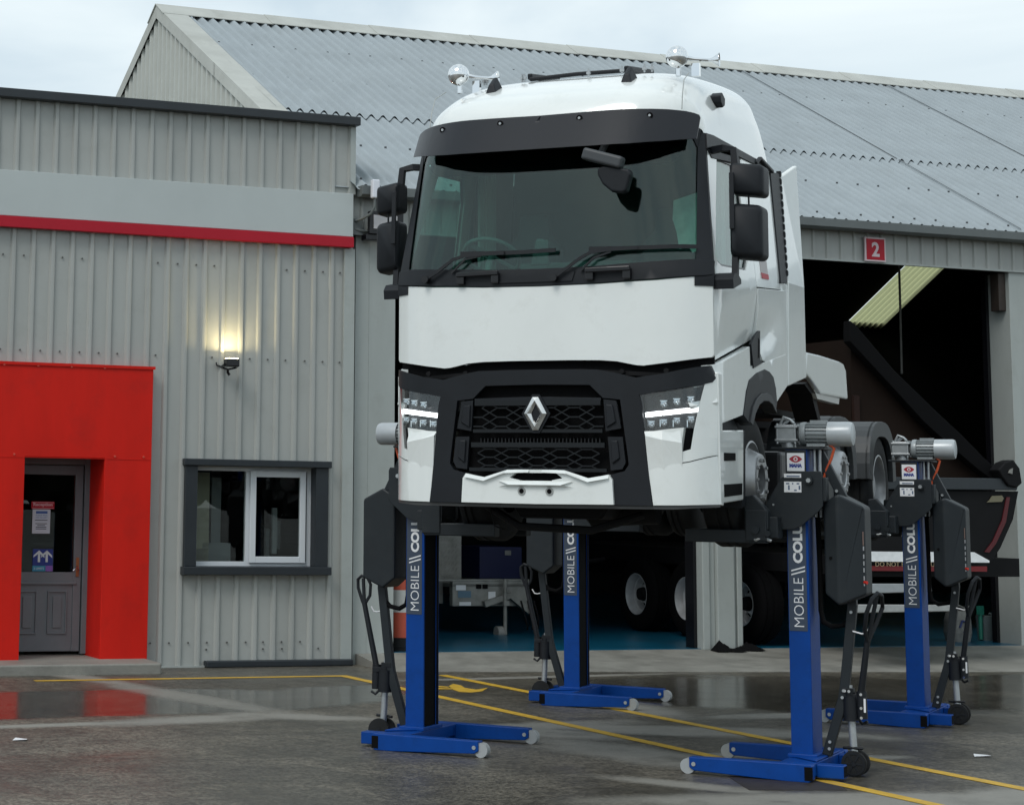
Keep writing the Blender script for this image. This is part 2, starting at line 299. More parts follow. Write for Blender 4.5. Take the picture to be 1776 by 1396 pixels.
# steel cover / patch near the front right lift, litter
g=MB(); g.pz([gp(1262,1346),gp(1300,1370),gp(1470,1370),gp(1440,1352),gp(1330,1338)],0.001,0.003)
struct('asphalt_patch',g,mat('dark_asphalt_patch',(0.030,0.024,0.021),0.55,var=0.3,vscale=12,bump=0.4,bscale=120))
for (x,y,w),lab in zip(((36,1284,0.07),(1706,1312,0.09)),('small scrap of white paper on the wet asphalt at the left edge','small white paper scrap on the asphalt right of the rear lift column')):
    p=bg(x,y); g=MB(); g.add([(p.x-w,p.y,0.006),(p.x+w*0.6,p.y-0.03,0.012),(p.x+w,p.y+0.06,0.006),(p.x-w*0.3,p.y+0.09,0.016)],[(0,1,2,3)]); g.add([(p.x-w,p.y,0.004),(p.x+w*0.6,p.y-0.03,0.010),(p.x+w,p.y+0.06,0.004),(p.x-w*0.3,p.y+0.09,0.014)],[(3,2,1,0)])
    o=g.build('paper_scrap',LETTER,recalc=False,off=Vector((p.x,p.y,0))); o.matrix_world=BM@Matrix.Translation((p.x,p.y,0)); tag(o,lab,'litter')
# ================================================================== RECEPTION BUILDING (left)
def clad(mb,u0,u1,z0,z1,n,pitch,wb,wt,dep,ph=0.0,axis='u',bulge=True):
    us=[]; k=math.floor((u0-ph)/pitch)-1
    pts=[]
    while True:
        c=ph+k*pitch
        if c-wb>u1: break
        for du,dd in ((-wb/2,0),(-wt/2,dep*0.92),(0,dep),(wt/2,dep*0.92),(wb/2,0)): pts.append((c+du,dd))
        k+=1
    def dep_at(u):
        for (a,da),(c,dc) in zip(pts,pts[1:]):
            if a<=u<=c: return da+(dc-da)*(u-a)/(c-a) if c>a else da
        return 0
    P=[(u0,dep_at(u0))]+[(a,d) for a,d in pts if u0<a<u1]+[(u1,dep_at(u1))]
    vs=[];fs=[]
    for a,d in P:
        for z in (z0,z1): vs.append((a,n-d,z) if axis=='u' else (n-d,a,z(a) if callable(z) else z))
    for i in range(len(P)-1): fs.append((2*i,2*i+2,2*i+3,2*i+1))
    mb.add(vs,fs)
LB=Vector((7.9,24.0,0)); rb=empty('reception_building',BM,LB,'low grey profiled steel office with black roof edge and red door portal','building')
w=MB(); rects=[(-3,8.19,-0.02,6.6),(9.70,10.19,-0.02,6.6),(8.19,9.70,2.33,6.6),(8.19,9.70,-0.02,1.15)]
rects=[(-3,5.5,-.02,6.6),(5.5,7.6,3.4,6.6),(7.6,8.19,-.02,6.6)]+rects[1:]
for r in rects: clad(w,*r,23.93,0.236,0.075,0.042,0.033,ph=5.66)
w.add([(10.19,23.93,-.02),(10.19,32,-.02),(10.19,32,6.6),(10.19,23.93,6.6)],[(0,1,2,3)])
w.add([(-3,24,6.56),(10.19,24,6.56),(10.19,32,6.56),(-3,32,6.56)],[(0,1,2,3)])
o=w.build('wall',WALL,rb,off=LB,recalc=False,sharp=None)
# screw heads
w=MB()
for k in range(-4,20):
    for z,p in ((3.62,0.8),(0.28,0.7),(4.72,0.6),(0.20,0.3)):
        if random.random()<p:
            u=5.66+0.236*k+0.118+random.uniform(-.01,.01)
            if u>10.1 or (5.5<u<7.66 and z<3.5): continue
            w.cyl((u,23.92,z),(u,23.912,z),0.012,seg=6)
w.build('screws',mat('screw_caps',(0.09,0.09,0.085),0.5),rb,off=LB)
w=MB(); w.box(-3,10.22,23.78,24.1,6.555,6.66); w.box(10.1,10.22,24.1,32,6.555,6.66); w.build('roof_edge',ANTH,rb,off=LB,bevel=0.006)
w=MB(); w.box(-3,10.15,23.83,23.90,5.165,5.70); w.build('sign_board',SIGNB,rb,off=LB,bevel=0.004)
w=MB(); w.box(-3,10.155,23.81,23.90,5.03,5.16); w.build('red_band',REDB,rb,off=LB,bevel=0.006)
w=MB(); w.box(10.06,10.20,23.885,23.925,0.0,5.02); w.box(10.13,10.20,23.885,23.925,5.70,6.55); w.build('corner_trim',TRIM,rb,off=LB)
w=MB(); w.box(8.33,10.19,23.80,23.92,0.0,0.075); w.build('base_strip',ANTH,rb,off=LB,bevel=0.012)
w=MB(); w.box(7.62,8.33,23.87,23.92,-0.01,0.02); w.build('base_trim',TRIM,rb,off=LB)
# portal
w=MB()
def bxs(*a): w.box(*a)
w.py([(5.45,.1),(6.08,.1),(6.08,2.395),(7.03,2.395),(7.03,.1),(7.60,.1),(7.60,3.465),(5.45,3.465)],23.80,24.5)
w.build('red_portal',REDP,rb,off=LB,bevel=0.006)
w=MB(); w.box(5.43,7.62,23.785,23.80,3.44,3.475); w.box(5.46,7.59,23.796,23.80,2.385,2.392); w.build('portal_flashing',REDP,rb,off=LB)
w=MB()
for u in (5.95,7.15,7.5): w.cyl((u,23.80,2.42),(u,23.79,2.42),.013,seg=8)
for u in (5.8,6.2,6.6,7.0): w.cyl((u,23.80,3.44),(u,23.785,3.44),.013,seg=8)
w.build('portal_fixings',mat('red_rivets',(0.6,0.08,0.05),0.4),rb,off=LB)
# door
dn=24.42
def dstretch(mb):
    mb.v=[DU(v) for v in mb.v]; return mb
DU=lambda v: Vector((6.19+(v.x-6.19)*1.164,v.y,v.z)) if v.x>6.19 else v
dr=MB(); dr.box(6.02,6.10,dn-.03,dn+.06,0.13,2.40); dr.box(6.86,6.99,dn-.03,dn+.06,0.13,2.40); dr.box(6.10,6.86,dn-.03,dn+.06,2.32,2.40); df=dstretch(dr).build('door_frame',GREYD,rb,off=LB,bevel=0.005)
dr=MB()
dr.box(6.11,6.19,dn,dn+.05,0.16,2.31); dr.box(6.77,6.85,dn,dn+.05,0.16,2.31); dr.box(6.19,6.77,dn,dn+.05,2.20,2.31); dr.box(6.19,6.77,dn,dn+.05,0.95,1.07); dr.box(6.19,6.77,dn+.012,dn+.045,0.16,0.95)
dr.box(6.17,6.80,dn-.02,dn,0.93,0.955)
for a in (6.20,6.51):
    for (u0,u1,z0,z1) in ((a,a+.20,0.36,0.375),(a,a+.20,0.84,0.855),(a,a+.015,0.375,0.84),(a+.185,a+.20,0.375,0.84)): dr.box(u0,u1,dn-.008,dn+.012,z0,z1)
    dr.box(a+.055,a+.145,dn-.004,dn+.012,0.43,0.79)
door=dstretch(dr).build('door',GREYD,rb,off=LB,bevel=0.004)
GLD=glassmat('door_glass',(0.55,0.62,0.60),ior=1.5,refl=0.9)
dr=MB(); dr.box(6.19,6.77,dn+.02,dn+.026,1.07,2.20); dstretch(dr).build('glass_pane',GLD,door,off=LB)
dr=MB(); dr.tube([(6.81,dn,1.10),(6.81,dn-.05,1.10),(6.80,dn-.055,1.14),(6.755,dn-.05,1.09)],0.009); dr.mi=1; dr.box(6.795,6.825,dn-.008,dn,1.02,1.24); dstretch(dr).build('handle',[CHROME,mat('brass_plate',(0.35,0.16,0.07),0.4,metal=.6)],door,off=LB)
# notices on the door glass
PAPER=mat('paper_white',(0.55,0.62,0.68),0.6); INKB=mat('blue_ink',(0.05,0.12,0.35),0.6); INKD=mat('dark_ink',(0.03,0.035,0.06),0.6)
fz=frame((0,0,0),(1,0,0),(0,0,1),(0,-1,0))
def T3(x,y,z): return Matrix.Translation((x,y,z))@fz
s=MB(); s.mi=0; s.box(6.315,6.555,dn+.010,dn+.019,1.800,1.885); s.mi=1; s.box(6.323,6.547,dn+.008,dn+.0100,1.807,1.812); s.box(6.323,6.547,dn+.008,dn+.0100,1.873,1.878); addtext(s,'Reception',0.05,T3(6.335,dn+.009,1.822),width=0.20,height=0.05,bold=0.002)
dstretch(s).build('reception_sign',[REDB,mat('pink_lettering',(0.6,0.35,0.38),0.5)],door,off=LB)
s=MB(); s.box(6.330,6.515,dn+.010,dn+.019,1.515,1.795); s.mi=1; s.box(6.365,6.485,dn+.008,dn+.010,1.745,1.775); addtext(s,'PLEASE RING',0.02,T3(6.365,dn+.009,1.718),width=0.12,height=0.014); addtext(s,'FOR DELIVERY',0.02,T3(6.365,dn+.009,1.692),width=0.12,height=0.014); s.mi=2
for z,wd in ((1.665,.13),(1.625,.12),(1.605,.08),(1.585,.11),(1.565,.11)): s.box(6.422-wd/2,6.422+wd/2,dn+.008,dn+.010,z,z+.008)
dstretch(s).build('notice',[PAPER,INKB,INKD],door,off=LB)
s=MB(); s.box(6.345,6.555,dn+.010,dn+.019,1.145,1.335); s.mi=1; s.box(6.345,6.48,dn+.010,dn+.019,1.080,1.143); s.mi=2; s.box(6.482,6.555,dn+.010,dn+.019,1.080,1.143); s.mi=3
def mk(c): # one arrow of the M symbol
    for a,b_ in (((c-.055,1.255),(c,1.312)),((c,1.312),(c+.055,1.255))): 
        ax,az=a; cx,cz=b_; s.py([(ax-.004,az-.018),(ax,az+.010),(cx,cz+.008),(cx+.002,cz-.022)],dn+.007,dn+.0095)
    s.box(c-.012,c+.012,dn+.0072,dn+.0093,1.185,1.30)
mk(6.41); mk(6.49); addtext(s,'2 LIMITS',0.02,T3(6.358,dn+.009,1.098),width=.105,height=.026)
dstretch(s).build('blue_sticker',[mat('sticker_blue',(0.012,0.03,0.22),0.4),mat('sticker_cyan',(0.03,0.25,0.40),0.4),mat('sticker_violet',(0.22,0.10,0.42),0.4),mat('sticker_white',(.6,.7,.72),.4)],door,off=LB)
# window
WR=[(8.04,8.19,1.07,2.41)]
w=MB(); w.box(9.70,9.86,23.84,23.95,1.16,2.335); w.box(9.70,9.72,23.95,24.1,1.16,2.335); w.build('window_trim',ANTH,rb,off=LB,bevel=0.005)
w=MB(); w.box(8.04,8.19,23.84,23.95,1.16,2.335); w.box(8.17,8.19,23.95,24.1,1.16,2.335); w.build('window_trim',ANTH,rb,off=LB,bevel=0.005)
w=MB(); w.box(8.015,9.89,23.80,23.96,2.335,2.415); w.build('window_head',ANTH,rb,off=LB,bevel=0.008)
w=MB(); w.box(8.015,9.89,23.78,24.1,1.065,1.16); w.build('window_sill',ANTH,rb,off=LB,bevel=0.008)
def wf(m_,u0,u1,z0,z1,fw_,n0,n1):
    m_.box(u0,u0+fw_,n0,n1,z0,z1); m_.box(u1-fw_,u1,n0,n1,z0,z1); m_.box(u0+fw_,u1-fw_,n0,n1,z0,z0+fw_); m_.box(u0+fw_,u1-fw_,n0,n1,z1-fw_,z1)
w=MB(); wf(w,8.19,9.70,1.16,2.335,0.055,24.0,24.07); w.box(8.86,8.905,24.0,24.07,1.215,2.28); win=w.build('window_frame',UPVC,rb,off=LB,bevel=0.004)
w=MB(); wf(w,8.905,9.62,1.20,2.29,0.075,23.965,24.02); w.build('casement',UPVC,win,off=LB,bevel=0.006)
GLW=glassmat('window_glass',(0.72,0.76,0.75),ior=1.5)
w=MB(); w.box(8.245,8.86,24.03,24.036,1.215,2.28); w.build('fixed_pane',GLW,win,off=LB)
w=MB(); w.box(8.98,9.545,23.99,23.996,1.275,2.215); w.build('casement_pane',GLW,win,off=LB)
# office behind the glass
w=MB(); w.mi=0
w.add([(5.5,24.6,0),(10.1,24.6,0),(10.1,28,0),(5.5,28,0)],[(0,1,2,3)]); w.add([(5.5,28,0),(10.1,28,0),(10.1,28,3),(5.5,28,3)],[(0,1,2,3)]); w.add([(5.5,24.6,3),(10.1,24.6,3),(10.1,28,3),(5.5,28,3)],[(0,1,2,3)])
w.add([(5.5,24.6,0),(5.5,28,0),(5.5,28,3),(5.5,24.6,3)],[(0,1,2,3)]); w.add([(10.1,24.1,0),(10.1,28,0),(10.1,28,3),(10.1,24.1,3)],[(0,1,2,3)])
w.mi=1; w.box(8.6,9.0,27.6,27.98,0,2.2); w.box(9.05,9.3,27.3,27.9,1.1,2.6); w.mi=2; w.box(9.0,9.25,27.93,27.99,1.3,2.0); w.box(9.6,9.8,27.93,27.99,1.5,2.4)
w.mi=1; w.box(8.27,8.52,24.35,24.4,1.0,2.26); w.box(8.36,8.44,24.34,24.349,1.35,2.1); w.mi=3; w.box(8.60,8.72,24.5,24.55,1.3,2.2); w.box(9.30,9.36,24.25,24.3,1.3,1.85); w.box(9.40,9.50,24.5,24.52,1.35,1.7); w.box(8.3,9.9,24.3,25.1,1.05,1.10); w.box(8.3,8.8,24.35,24.6,1.10,1.42); w.box(9.35,9.40,24.6,24.65,0.75,1.6); w.box(8.75,8.95,24.9,25.0,0.9,1.35)  # pale boxes added close to the panes to lighten the dark glass
w.build('office_interior',[mat('office_wall',(0.42,0.40,0.34),0.8),mat('office_cabinet',(0.62,0.56,0.42),0.6),mat('office_poster',(0.02,0.03,0.035),0.5),mat('office_desk',(0.35,0.36,0.37),0.5)],rb,off=LB,recalc=False,sharp=None)
w=MB()
w.pz([(4.5,23.11),(7.55,23.11),(7.58,23.2),(7.6,24.5),(4.5,24.5)],-0.05,0.115); w.box(6.0,7.1,24.5,26,0.0,0.12)
st=w.build('door_step',CONC,None,off=Vector((6.5,23.8,0)),bevel=0.02,segs=3); st.matrix_world=BM@Matrix.Translation((6.5,23.8,0)); tag(st,'worn mossy concrete step below the grey reception door','step')
# floodlight, lit, on the office wall
FL=Vector((8.53,23.72,3.55)); fo=empty('floodlight',BM,FL,'small black floodlight lit warm against the grey wall above the office window','floodlight')
w=MB(); w.box(8.47,8.63,23.66,23.80,3.505,3.60); w.build('housing',GLOSSBLK,fo,off=FL,bevel=0.012)
w=MB(); w.box(8.485,8.615,23.675,23.785,3.601,3.606); w.build('lamp_glass',mat('lit_lamp',(1,0.9,0.6),0.4,emit=(1.0,0.80,0.42),estr=14),fo,off=FL)
w=MB(); w.bar([(8.46,23.73,3.53),(8.46,23.84,3.50),(8.55,23.86,3.48),(8.64,23.84,3.50),(8.64,23.73,3.53)],0.02,0.02); w.tube([(8.55,23.86,3.48),(8.54,23.83,3.44),(8.56,23.82,3.41)],0.016); w.tube([(8.52,23.90,3.50),(8.42,23.90,3.53),(8.42,23.91,3.56)],0.01); w.build('bracket',GLOSSBLK,fo,off=FL)
ld=bpy.data.lights.new('floodlight_lamp','AREA'); ld.shape='RECTANGLE'; ld.size=.13; ld.size_y=.11; ld.energy=12; ld.color=(1.0,0.80,0.42); lo=bpy.data.objects.new('floodlight_lamp',ld); COL.objects.link(lo); lo.parent=fo; lo.location=Vector((8.55,23.76,3.615))-FL; lo.rotation_euler=(R(205),0,0)
# ================================================================== WORKSHOP HALL
HB=Vector((15.4,24.0,0)); hb=empty('workshop_hall',BM,HB,'long workshop shed with grey corrugated roof, open bays and pale cladding','workshop')
def rz(n): return 5.82+0.515*(n-23.85)
NR=31.1; ZR=rz(NR)
w=MB(); clad(w,10.2,34,5.28,5.80,23.985,0.2215,0.06,0.03,0.028,ph=10.33)
clad(w,20.95,34,0.0,5.30,23.985,0.2215,0.06,0.03,0.028,ph=10.33)
w.build('wall',WALL,hb,off=HB,recalc=False,sharp=None)
w=MB(); w.box(10.22,34,23.955,24.02,5.262,5.285); w.build('lintel_trim',TRIM,hb,off=HB)
# piers
w=MB(); w.box(10.26,10.80,24.0,24.35,0.0,5.262); w.box(10.44,10.445,23.996,24.0,0,5.26); w.build('pier',TRIM,hb,off=HB,bevel=0.01)
w=MB(); w.box(20.22,20.95,23.99,24.45,0.10,5.262); w.box(20.60,20.63,23.98,23.99,0.1,5.26); w.build('pier',TRIM,hb,off=HB,bevel=0.01)
for a_ in ((15.10,15.145,24.1,24.3),(20.165,20.215,24.42,24.52)):
    w=MB(); w.box(*a_,0.12,5.262); w.build('door_track',GLOSSBLK,hb,off=HB)
w=MB(); w.py([(0,0)]*0 or [(15.15,.12),(15.26,.12),(15.26,5.26),(15.15,5.26)],23.96,24.3); w.box(15.26,15.36,24.0,24.3,.12,5.26); w.py([(15.36,.12),(15.62,.12),(15.62,5.26),(15.36,5.26)],23.94,24.3); w.box(15.62,15.67,23.99,24.3,.12,5.26); w.box(15.67,15.75,23.96,24.3,.12,5.26)
w.build('post',TRIM,hb,off=HB,bevel=0.012)
w=MB(); w.box(20.10,20.22,24.06,24.24,4.72,5.25); w.build('door_bracket',mat('rusty_brown_paint',(0.035,0.025,0.02),0.6,var=.3,vscale=8),hb,off=HB,bevel=0.01)
w=MB()
w.prism([(23.72,5.80),(23.72,5.69),(23.76,5.665),(23.86,5.665),(23.90,5.69),(23.90,5.80)],lambda a,b,k:(34 if k else 10.22,a,b)); w.build('gutter',GUTTER,hb,off=HB,bevel=0.004)
def roofsheet(mb,u0,u1,n0,n1,dz0,dz1,pitch=0.177,amp=0.038,seg=8,rows=2):
    K=int((u1-u0)/pitch*seg); vs=[];
    for j in range(rows+1):
        f=j/rows; n=n0+(n1-n0)*f; dz=dz0+(dz1-dz0)*f
        for i in range(K+1):
            u=u0+(u1-u0)*i/K; vs.append((u,n,rz(n)+dz+amp*math.cos(2*PI*(u-u0)/pitch)))
    fs=[(j*(K+1)+i,j*(K+1)+i+1,(j+1)*(K+1)+i+1,(j+1)*(K+1)+i) for j in range(rows) for i in range(K)]
    mb.smooth=True; mb.add(vs,fs); mb.smooth=False
w=MB(); roofsheet(w,10.12,34,23.79,26.60,0.0,0.0); roofsheet(w,10.12,34,26.48,31.02,0.030,0.004)
w.add([(9.9,23.9,rz(23.9)-.06),(34,23.9,rz(23.9)-.06),(34,NR,ZR-.06),(9.9,NR,ZR-.06)],[(0,1,2,3)])
w.build('roof',ROOFM,hb,off=HB,recalc=False,sharp=None)
w=MB()
for n in (23.95,25.2,26.75,27.9,29.4,30.6):
    k=0; u=10.3
    while u<33.5:
        w.cyl((u,n,rz(n)+.02),(u,n,rz(n)+.055),0.016,seg=6); u+=0.177*(2 if k%3 else 3); k+=1
w.build('roof_screws',mat('roof_bolts',(0.05,0.055,0.06),0.6),hb,off=HB)
def rpf(px,py):
    o=BM.inverted()@CP; v=BM.inverted().to_3x3()@ray(px,py); s=(rz(0)+.515*o.y-o.z)/(v.z-.515*v.y); return o+v*s
w=MB()
for (x,y,n0_,n1_) in ((1740,380,23.85,26.5),(1380,176,26.55,30.9),(1590,120+60,26.55,30.9)):
    q=rpf(x,y); uu=10.12+round((q.x-10.12)/.177)*.177-.04; w.bar([(uu,n0_,rz(n0_)+.045),(uu,n1_,rz(n1_)+.045)],.010,.006)
w.build('sheet_joint',mat('joint_dark',(.12,.13,.135),.7),hb,off=HB)
def shz(n,dz): return (n,rz(n)+dz)
w=MB(); A=[shz(30.70,0.052),shz(NR,0.075),(NR+.4,rz(30.70)+.052),(NR+.4,rz(30.70)+.040),(NR,ZR+.06),shz(30.70,0.040)]
for u0 in [9.82+1.83*k for k in range(14)]: 
    w.prism(A,lambda a,b,k,u0=u0:((u0+1.85) if k else u0,a,b+ (0.008 if not k else 0)))
w.build('ridge_cap',FLASH,hb,off=HB,recalc=True)
w=MB()
def verge(s):
    nn=[23.72,27.6,31.1] 
    for i,(a,b_) in enumerate(((24.4,25.75),(25.7,28.3),(28.25,31.1))):
        da,db=0.055+.01*(i%2),0.05+.01*(i%2)
        f=(lambda n,d:(n,rz(n)+d)) if s>0 else (lambda n,d:(2*NR-n,rz(n)+d))
        (n0,z0),(n1,z1)=f(a,da),f(b_,db)
        w.add([(9.84,n0,z0),(10.24,n0,z0),(10.24,n1,z1),(9.84,n1,z1)],[(0,1,2,3)])
        w.add([(9.84,n0,z0),(9.84,n1,z1),(9.84,n1,z1-.20),(9.84,n0,z0-.20)],[(0,1,2,3)])
verge(1); verge(-1)
w.build('verge_flashing',FLASH,hb,off=HB,recalc=False,sharp=None)
w=MB(); zt=lambda n: (rz(n) if n<NR else rz(2*NR-n))-.10
us=[23.9]; 
clad(w,23.9,NR,4.5,zt,9.90,0.215,0.10,0.055,0.035,ph=23.95,axis='n'); clad(w,NR,2*NR-23.9,4.5,zt,9.90,0.215,0.10,0.055,0.035,ph=23.95,axis='n')
w.build('gable_wall',mat('pale_gable_steel',(0.40,0.415,0.385),0.5,var=.08,vscale=2),hb,off=HB,recalc=False,sharp=None)
# inner shell: walls, back roof slope with a translucent roof light
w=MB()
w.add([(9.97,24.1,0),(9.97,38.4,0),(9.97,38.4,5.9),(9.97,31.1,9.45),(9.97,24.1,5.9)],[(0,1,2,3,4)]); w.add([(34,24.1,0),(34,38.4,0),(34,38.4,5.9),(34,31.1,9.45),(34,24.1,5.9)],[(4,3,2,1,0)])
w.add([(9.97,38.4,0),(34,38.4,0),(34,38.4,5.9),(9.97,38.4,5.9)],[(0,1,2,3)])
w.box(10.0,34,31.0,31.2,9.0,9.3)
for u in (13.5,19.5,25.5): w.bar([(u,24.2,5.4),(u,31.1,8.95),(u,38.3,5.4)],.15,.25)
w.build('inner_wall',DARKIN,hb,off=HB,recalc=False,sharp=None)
rb_=lambda n: rz(2*NR-n)
pL=None
def rpl(px,py):  # hit the back roof slope
    o=BM.inverted()@CP; v=BM.inverted().to_3x3()@ray(px,py); k=-.515; a=rb_(NR)-.515*0- k*NR
    s=(a+k*o.y-o.z)/(v.z-k*v.y); return o+v*s
q0=rpl(1472,552); q1=rpl(1532,548); q2=rpl(1625,470)
UL0,UL1,NL0,NL1=q0.x,q0.x+0.90,q0.y,NR+1.5
w=MB(); zb=lambda n: rb_(n)-.05
for (u0,u1,n0,n1) in ((9.9,UL0,NR,38.6),(UL1,34.2,NR,38.6),(UL0,UL1,NL0,38.6),(UL0,UL1,NR,NL1)):
    w.add([(u0,n0,zb(n0)),(u1,n0,zb(n0)),(u1,n1,zb(n1)),(u0,n1,zb(n1))],[(0,1,2,3)])
w.build('back_roof',mat('dark_roof_lining',(0.012,0.013,0.013),0.9),hb,off=HB,recalc=False,sharp=None)  # roof underside near-black too, hall shade put into the colour
TR=bpy.data.materials.new('translucent_rooflight'); TR.use_nodes=True; nt=TR.node_tree; nt.nodes.clear(); o_=nt.nodes.new('ShaderNodeOutputMaterial'); t_=nt.nodes.new('ShaderNodeBsdfTranslucent'); t_.inputs[0].default_value=(0.50,0.50,0.27,1); nt.links.new(t_.outputs[0],o_.inputs[0])
w=MB(); K=64; vs=[]
for n in (NL0+.12,NL1-.15): 
    for i in range(K+1): u=UL0+(UL1-UL0)*i/K; vs.append((u,n,zb(n)-.045+.03*math.cos(2*PI*i/K*6.5)))
w.smooth=True; w.add(vs,[(i,i+1,K+2+i,K+1+i) for i in range(K)]); w.build('roof_light',TR,hb,off=HB,recalc=False,sharp=None)
# number sign
a=bl(1499,411,23.93); b_=bl(1536,455,23.93)
s=MB(); s.box(a.x,b_.x,23.92,23.945,b_.z,a.z); s.mi=1; s.box(a.x+.022,b_.x-.022,23.917,23.9195,b_.z+.022,a.z-.022); s.mi=0
addtext(s,'2',0.2,T3((a.x+b_.x)/2-.062,23.9155,b_.z+.065),width=0.125,height=0.20,bold=0.006)
o=s.build('number_sign',[mat('sign_pale_pink',(0.62,0.5,0.52),0.5),REDB],None,off=Vector((a.x,23.93,b_.z)),bevel=0); o.matrix_world=BM@Matrix.Translation((a.x,23.93,b_.z)); tag(o,'square dark red sign with a white figure 2 above the open bay','sign')
# aerial box, unlit floodlight beside the gutter
A0=Vector((10.33,23.85,5.5)); e=empty('wall_aerial',BM,A0,'small white box aerial on a bent grey pipe beside the gutter','aerial')
w=MB(); w.box(10.30,10.40,23.58,23.66,5.63,5.86); w.build('aerial_box',mat('white_plastic',(0.7,0.72,0.78),0.35),e,off=A0,bevel=0.015)
w=MB(); w.tube([(10.345,23.62,5.63),(10.345,23.62,5.53),(10.31,23.66,5.44),(10.24,23.75,5.39),(10.20,23.88,5.37)],0.018); w.build('pipe',GUTTER,e,off=A0)
A1=Vector((10.5,23.9,5.2)); e=empty('floodlight',BM,A1,'square black floodlight, unlit, on the shed wall behind the truck mirrors','floodlight')
c0=bl(640,366,23.75); c1=bl(683,416,23.75)
w=MB(); w.box(c0.x,c1.x+.12,23.72,23.80,c1.z+.05,c0.z); w.box(c0.x-.03,c1.x,23.76,23.92,c1.z-.02,c1.z+.06); w.build('housing',GLOSSBLK,e,off=A1,bevel=0.01)
w=MB(); w.box(c0.x+.05,c1.x+.03,23.712,23.719,c1.z+.12,c0.z-.05); w.build('lamp_glass',mat('pale_lamp_face',(0.45,0.44,0.45),0.4,var=.1,vscale=30),e,off=A1)
w=MB(); w.tube([(c0.x,23.86,c1.z+.1),(c0.x-.14,23.9,c1.z+.12),(c0.x-.2,23.92,c1.z+.2)],0.02); w.box(c0.x-.22,c0.x-.02,23.88,23.99,c1.z+.05,c1.z+.25); w.build('bracket',GUTTER,e,off=A1)
# cables on the pier
# black rag at the post foot
random.seed(3); w=MB(); p0=Vector((15.5,23.85,0.12))
for k in range(9):
    c=Vector((15.30+.075*k,23.86+random.uniform(-.05,.05),0.12)); h=(0.15,.10,.05,.045,.05,.06,.12,.10,.04)[k]*0.9
    w.add([c+Vector((-.07,-.08,0)),c+Vector((.07,-.1,0.0)),c+Vector((.08,.08,0)),c+Vector((-.08,.08,0)),c+Vector((random.uniform(-.04,.04),0,h)),c+Vector((.05,-.04,h*.6))],[(0,1,5,4),(1,2,5),(2,4,5),(2,3,4),(3,0,4)])
o=w.build('black_rag',BLK2,None,off=p0); o.matrix_world=BM@Matrix.Translation(p0); tag(o,'crumpled black rag lying at the foot of the pale middle post','rag')
# traffic cylinder
c=bl(694,1128,24.30); cb=Vector((c.x,24.3,0.13)); e=empty('traffic_cone',BM,cb,'tall orange and white banded traffic cone on a black base beside the open bay','traffic cone')
prof=[(.135,.14),(.135,.0)]
w=MB(); w.lathe([(0.0,.0),(.155,.0),(.155,.16),(.135,.165)],cb,(0,0,1)); w.lathe([(.16,.05),(.163,.06),(.16,.07)],cb,(0,0,1)); w.build('base',RUB,e,off=cb)
w=MB(); 
for mi,(z0,z1) in ((0,(.165,.47)),(1,(.47,.74)),(0,(.74,.92)),(1,(.92,1.02))): 
    w.mi=mi; w.lathe([(.135-.03*z0,z0),(.135-.03*z1,z1)],cb,(0,0,1))
w.lathe([(.105,1.02),(.09,1.05),(0,1.06)],cb,(0,0,1)); w.build('body',[mat('orange_red_plastic',(0.50,0.085,0.045),0.5,var=.15,vscale=6),mat('white_reflective_band',(0.55,0.55,0.53),0.4,var=.15,vscale=8)],e,off=cb)
# ================================================================== TRUCK (lifted tractor unit)
TB=Vector((0,3.0,1.66)); tr=empty('truck',TM,TB,'white lorry tractor unit raised high on four blue lifting columns, headlights lit','truck')
def TBd(mb,name,mt,parent=None,**k): return mb.build(name,mt,parent or tr,off=TB,**k)
def Xs(z):
    if z<3.65: return 1.25
    if z<4.72: return 1.25-0.115*(z-3.65)/1.07
    return 1.135-0.10*(z-4.72)
def S_low(x,z): return -0.33+0.045*(abs(x)/1.27)**2+0.33*(min(abs(x),1.3)/1.27)**10
def S_hood(x,z): return -0.245+0.215*(min(abs(x),1.3)/1.24)**5
def S_top(x,z):
    h=max(0,(z-3.63)/1.0); return -0.24+0.13*h+(0.21+0.07*h)*(min(abs(x)/Xs(z),1.05))**5
def S_vis(x,z): return -0.36+(z-4.64)*0.62+0.34*(min(abs(x)/1.13,1.1))**4
def TR_(px,py,S,off=0.0):
    y=S(0,3)
    for _ in range(12):
        p=tl(px,py,'y',y); y=S(p.x,p.z)-off
    return tl(px,py,'y',y)
def trace(pts,S,mirror=False): 
    o=[]
    for x,y in pts:
        p=TR_(x,y,S); o.append((abs(p.x) if mirror!='n' else p.x,p.z))
    return o
def symm(half):   # half outline on the right (x>=0), first and last points on the centre line
    h=[(max(0,a),b) for a,b in half]; h[0]=(0,h[0][1]); h[-1]=(0,h[-1][1])
    return h+[(-a,b) for a,b in h[-2:0:-1]]
def fmap(S,off=0.0,sg=1): return lambda a,b,k: Vector((sg*a,S(a,b)-off-k,b))
def fpatch(name,outline,S,mt,off=0.0,thick=0.02,holes=(),sg=1,parent=None,step=(0.06,0.08),bevel=0.004): 
    return patch(name,outline,fmap(S,off,sg),mt,parent or tr,thick=thick,holes=holes,step=step,off=TB,bevel=bevel)
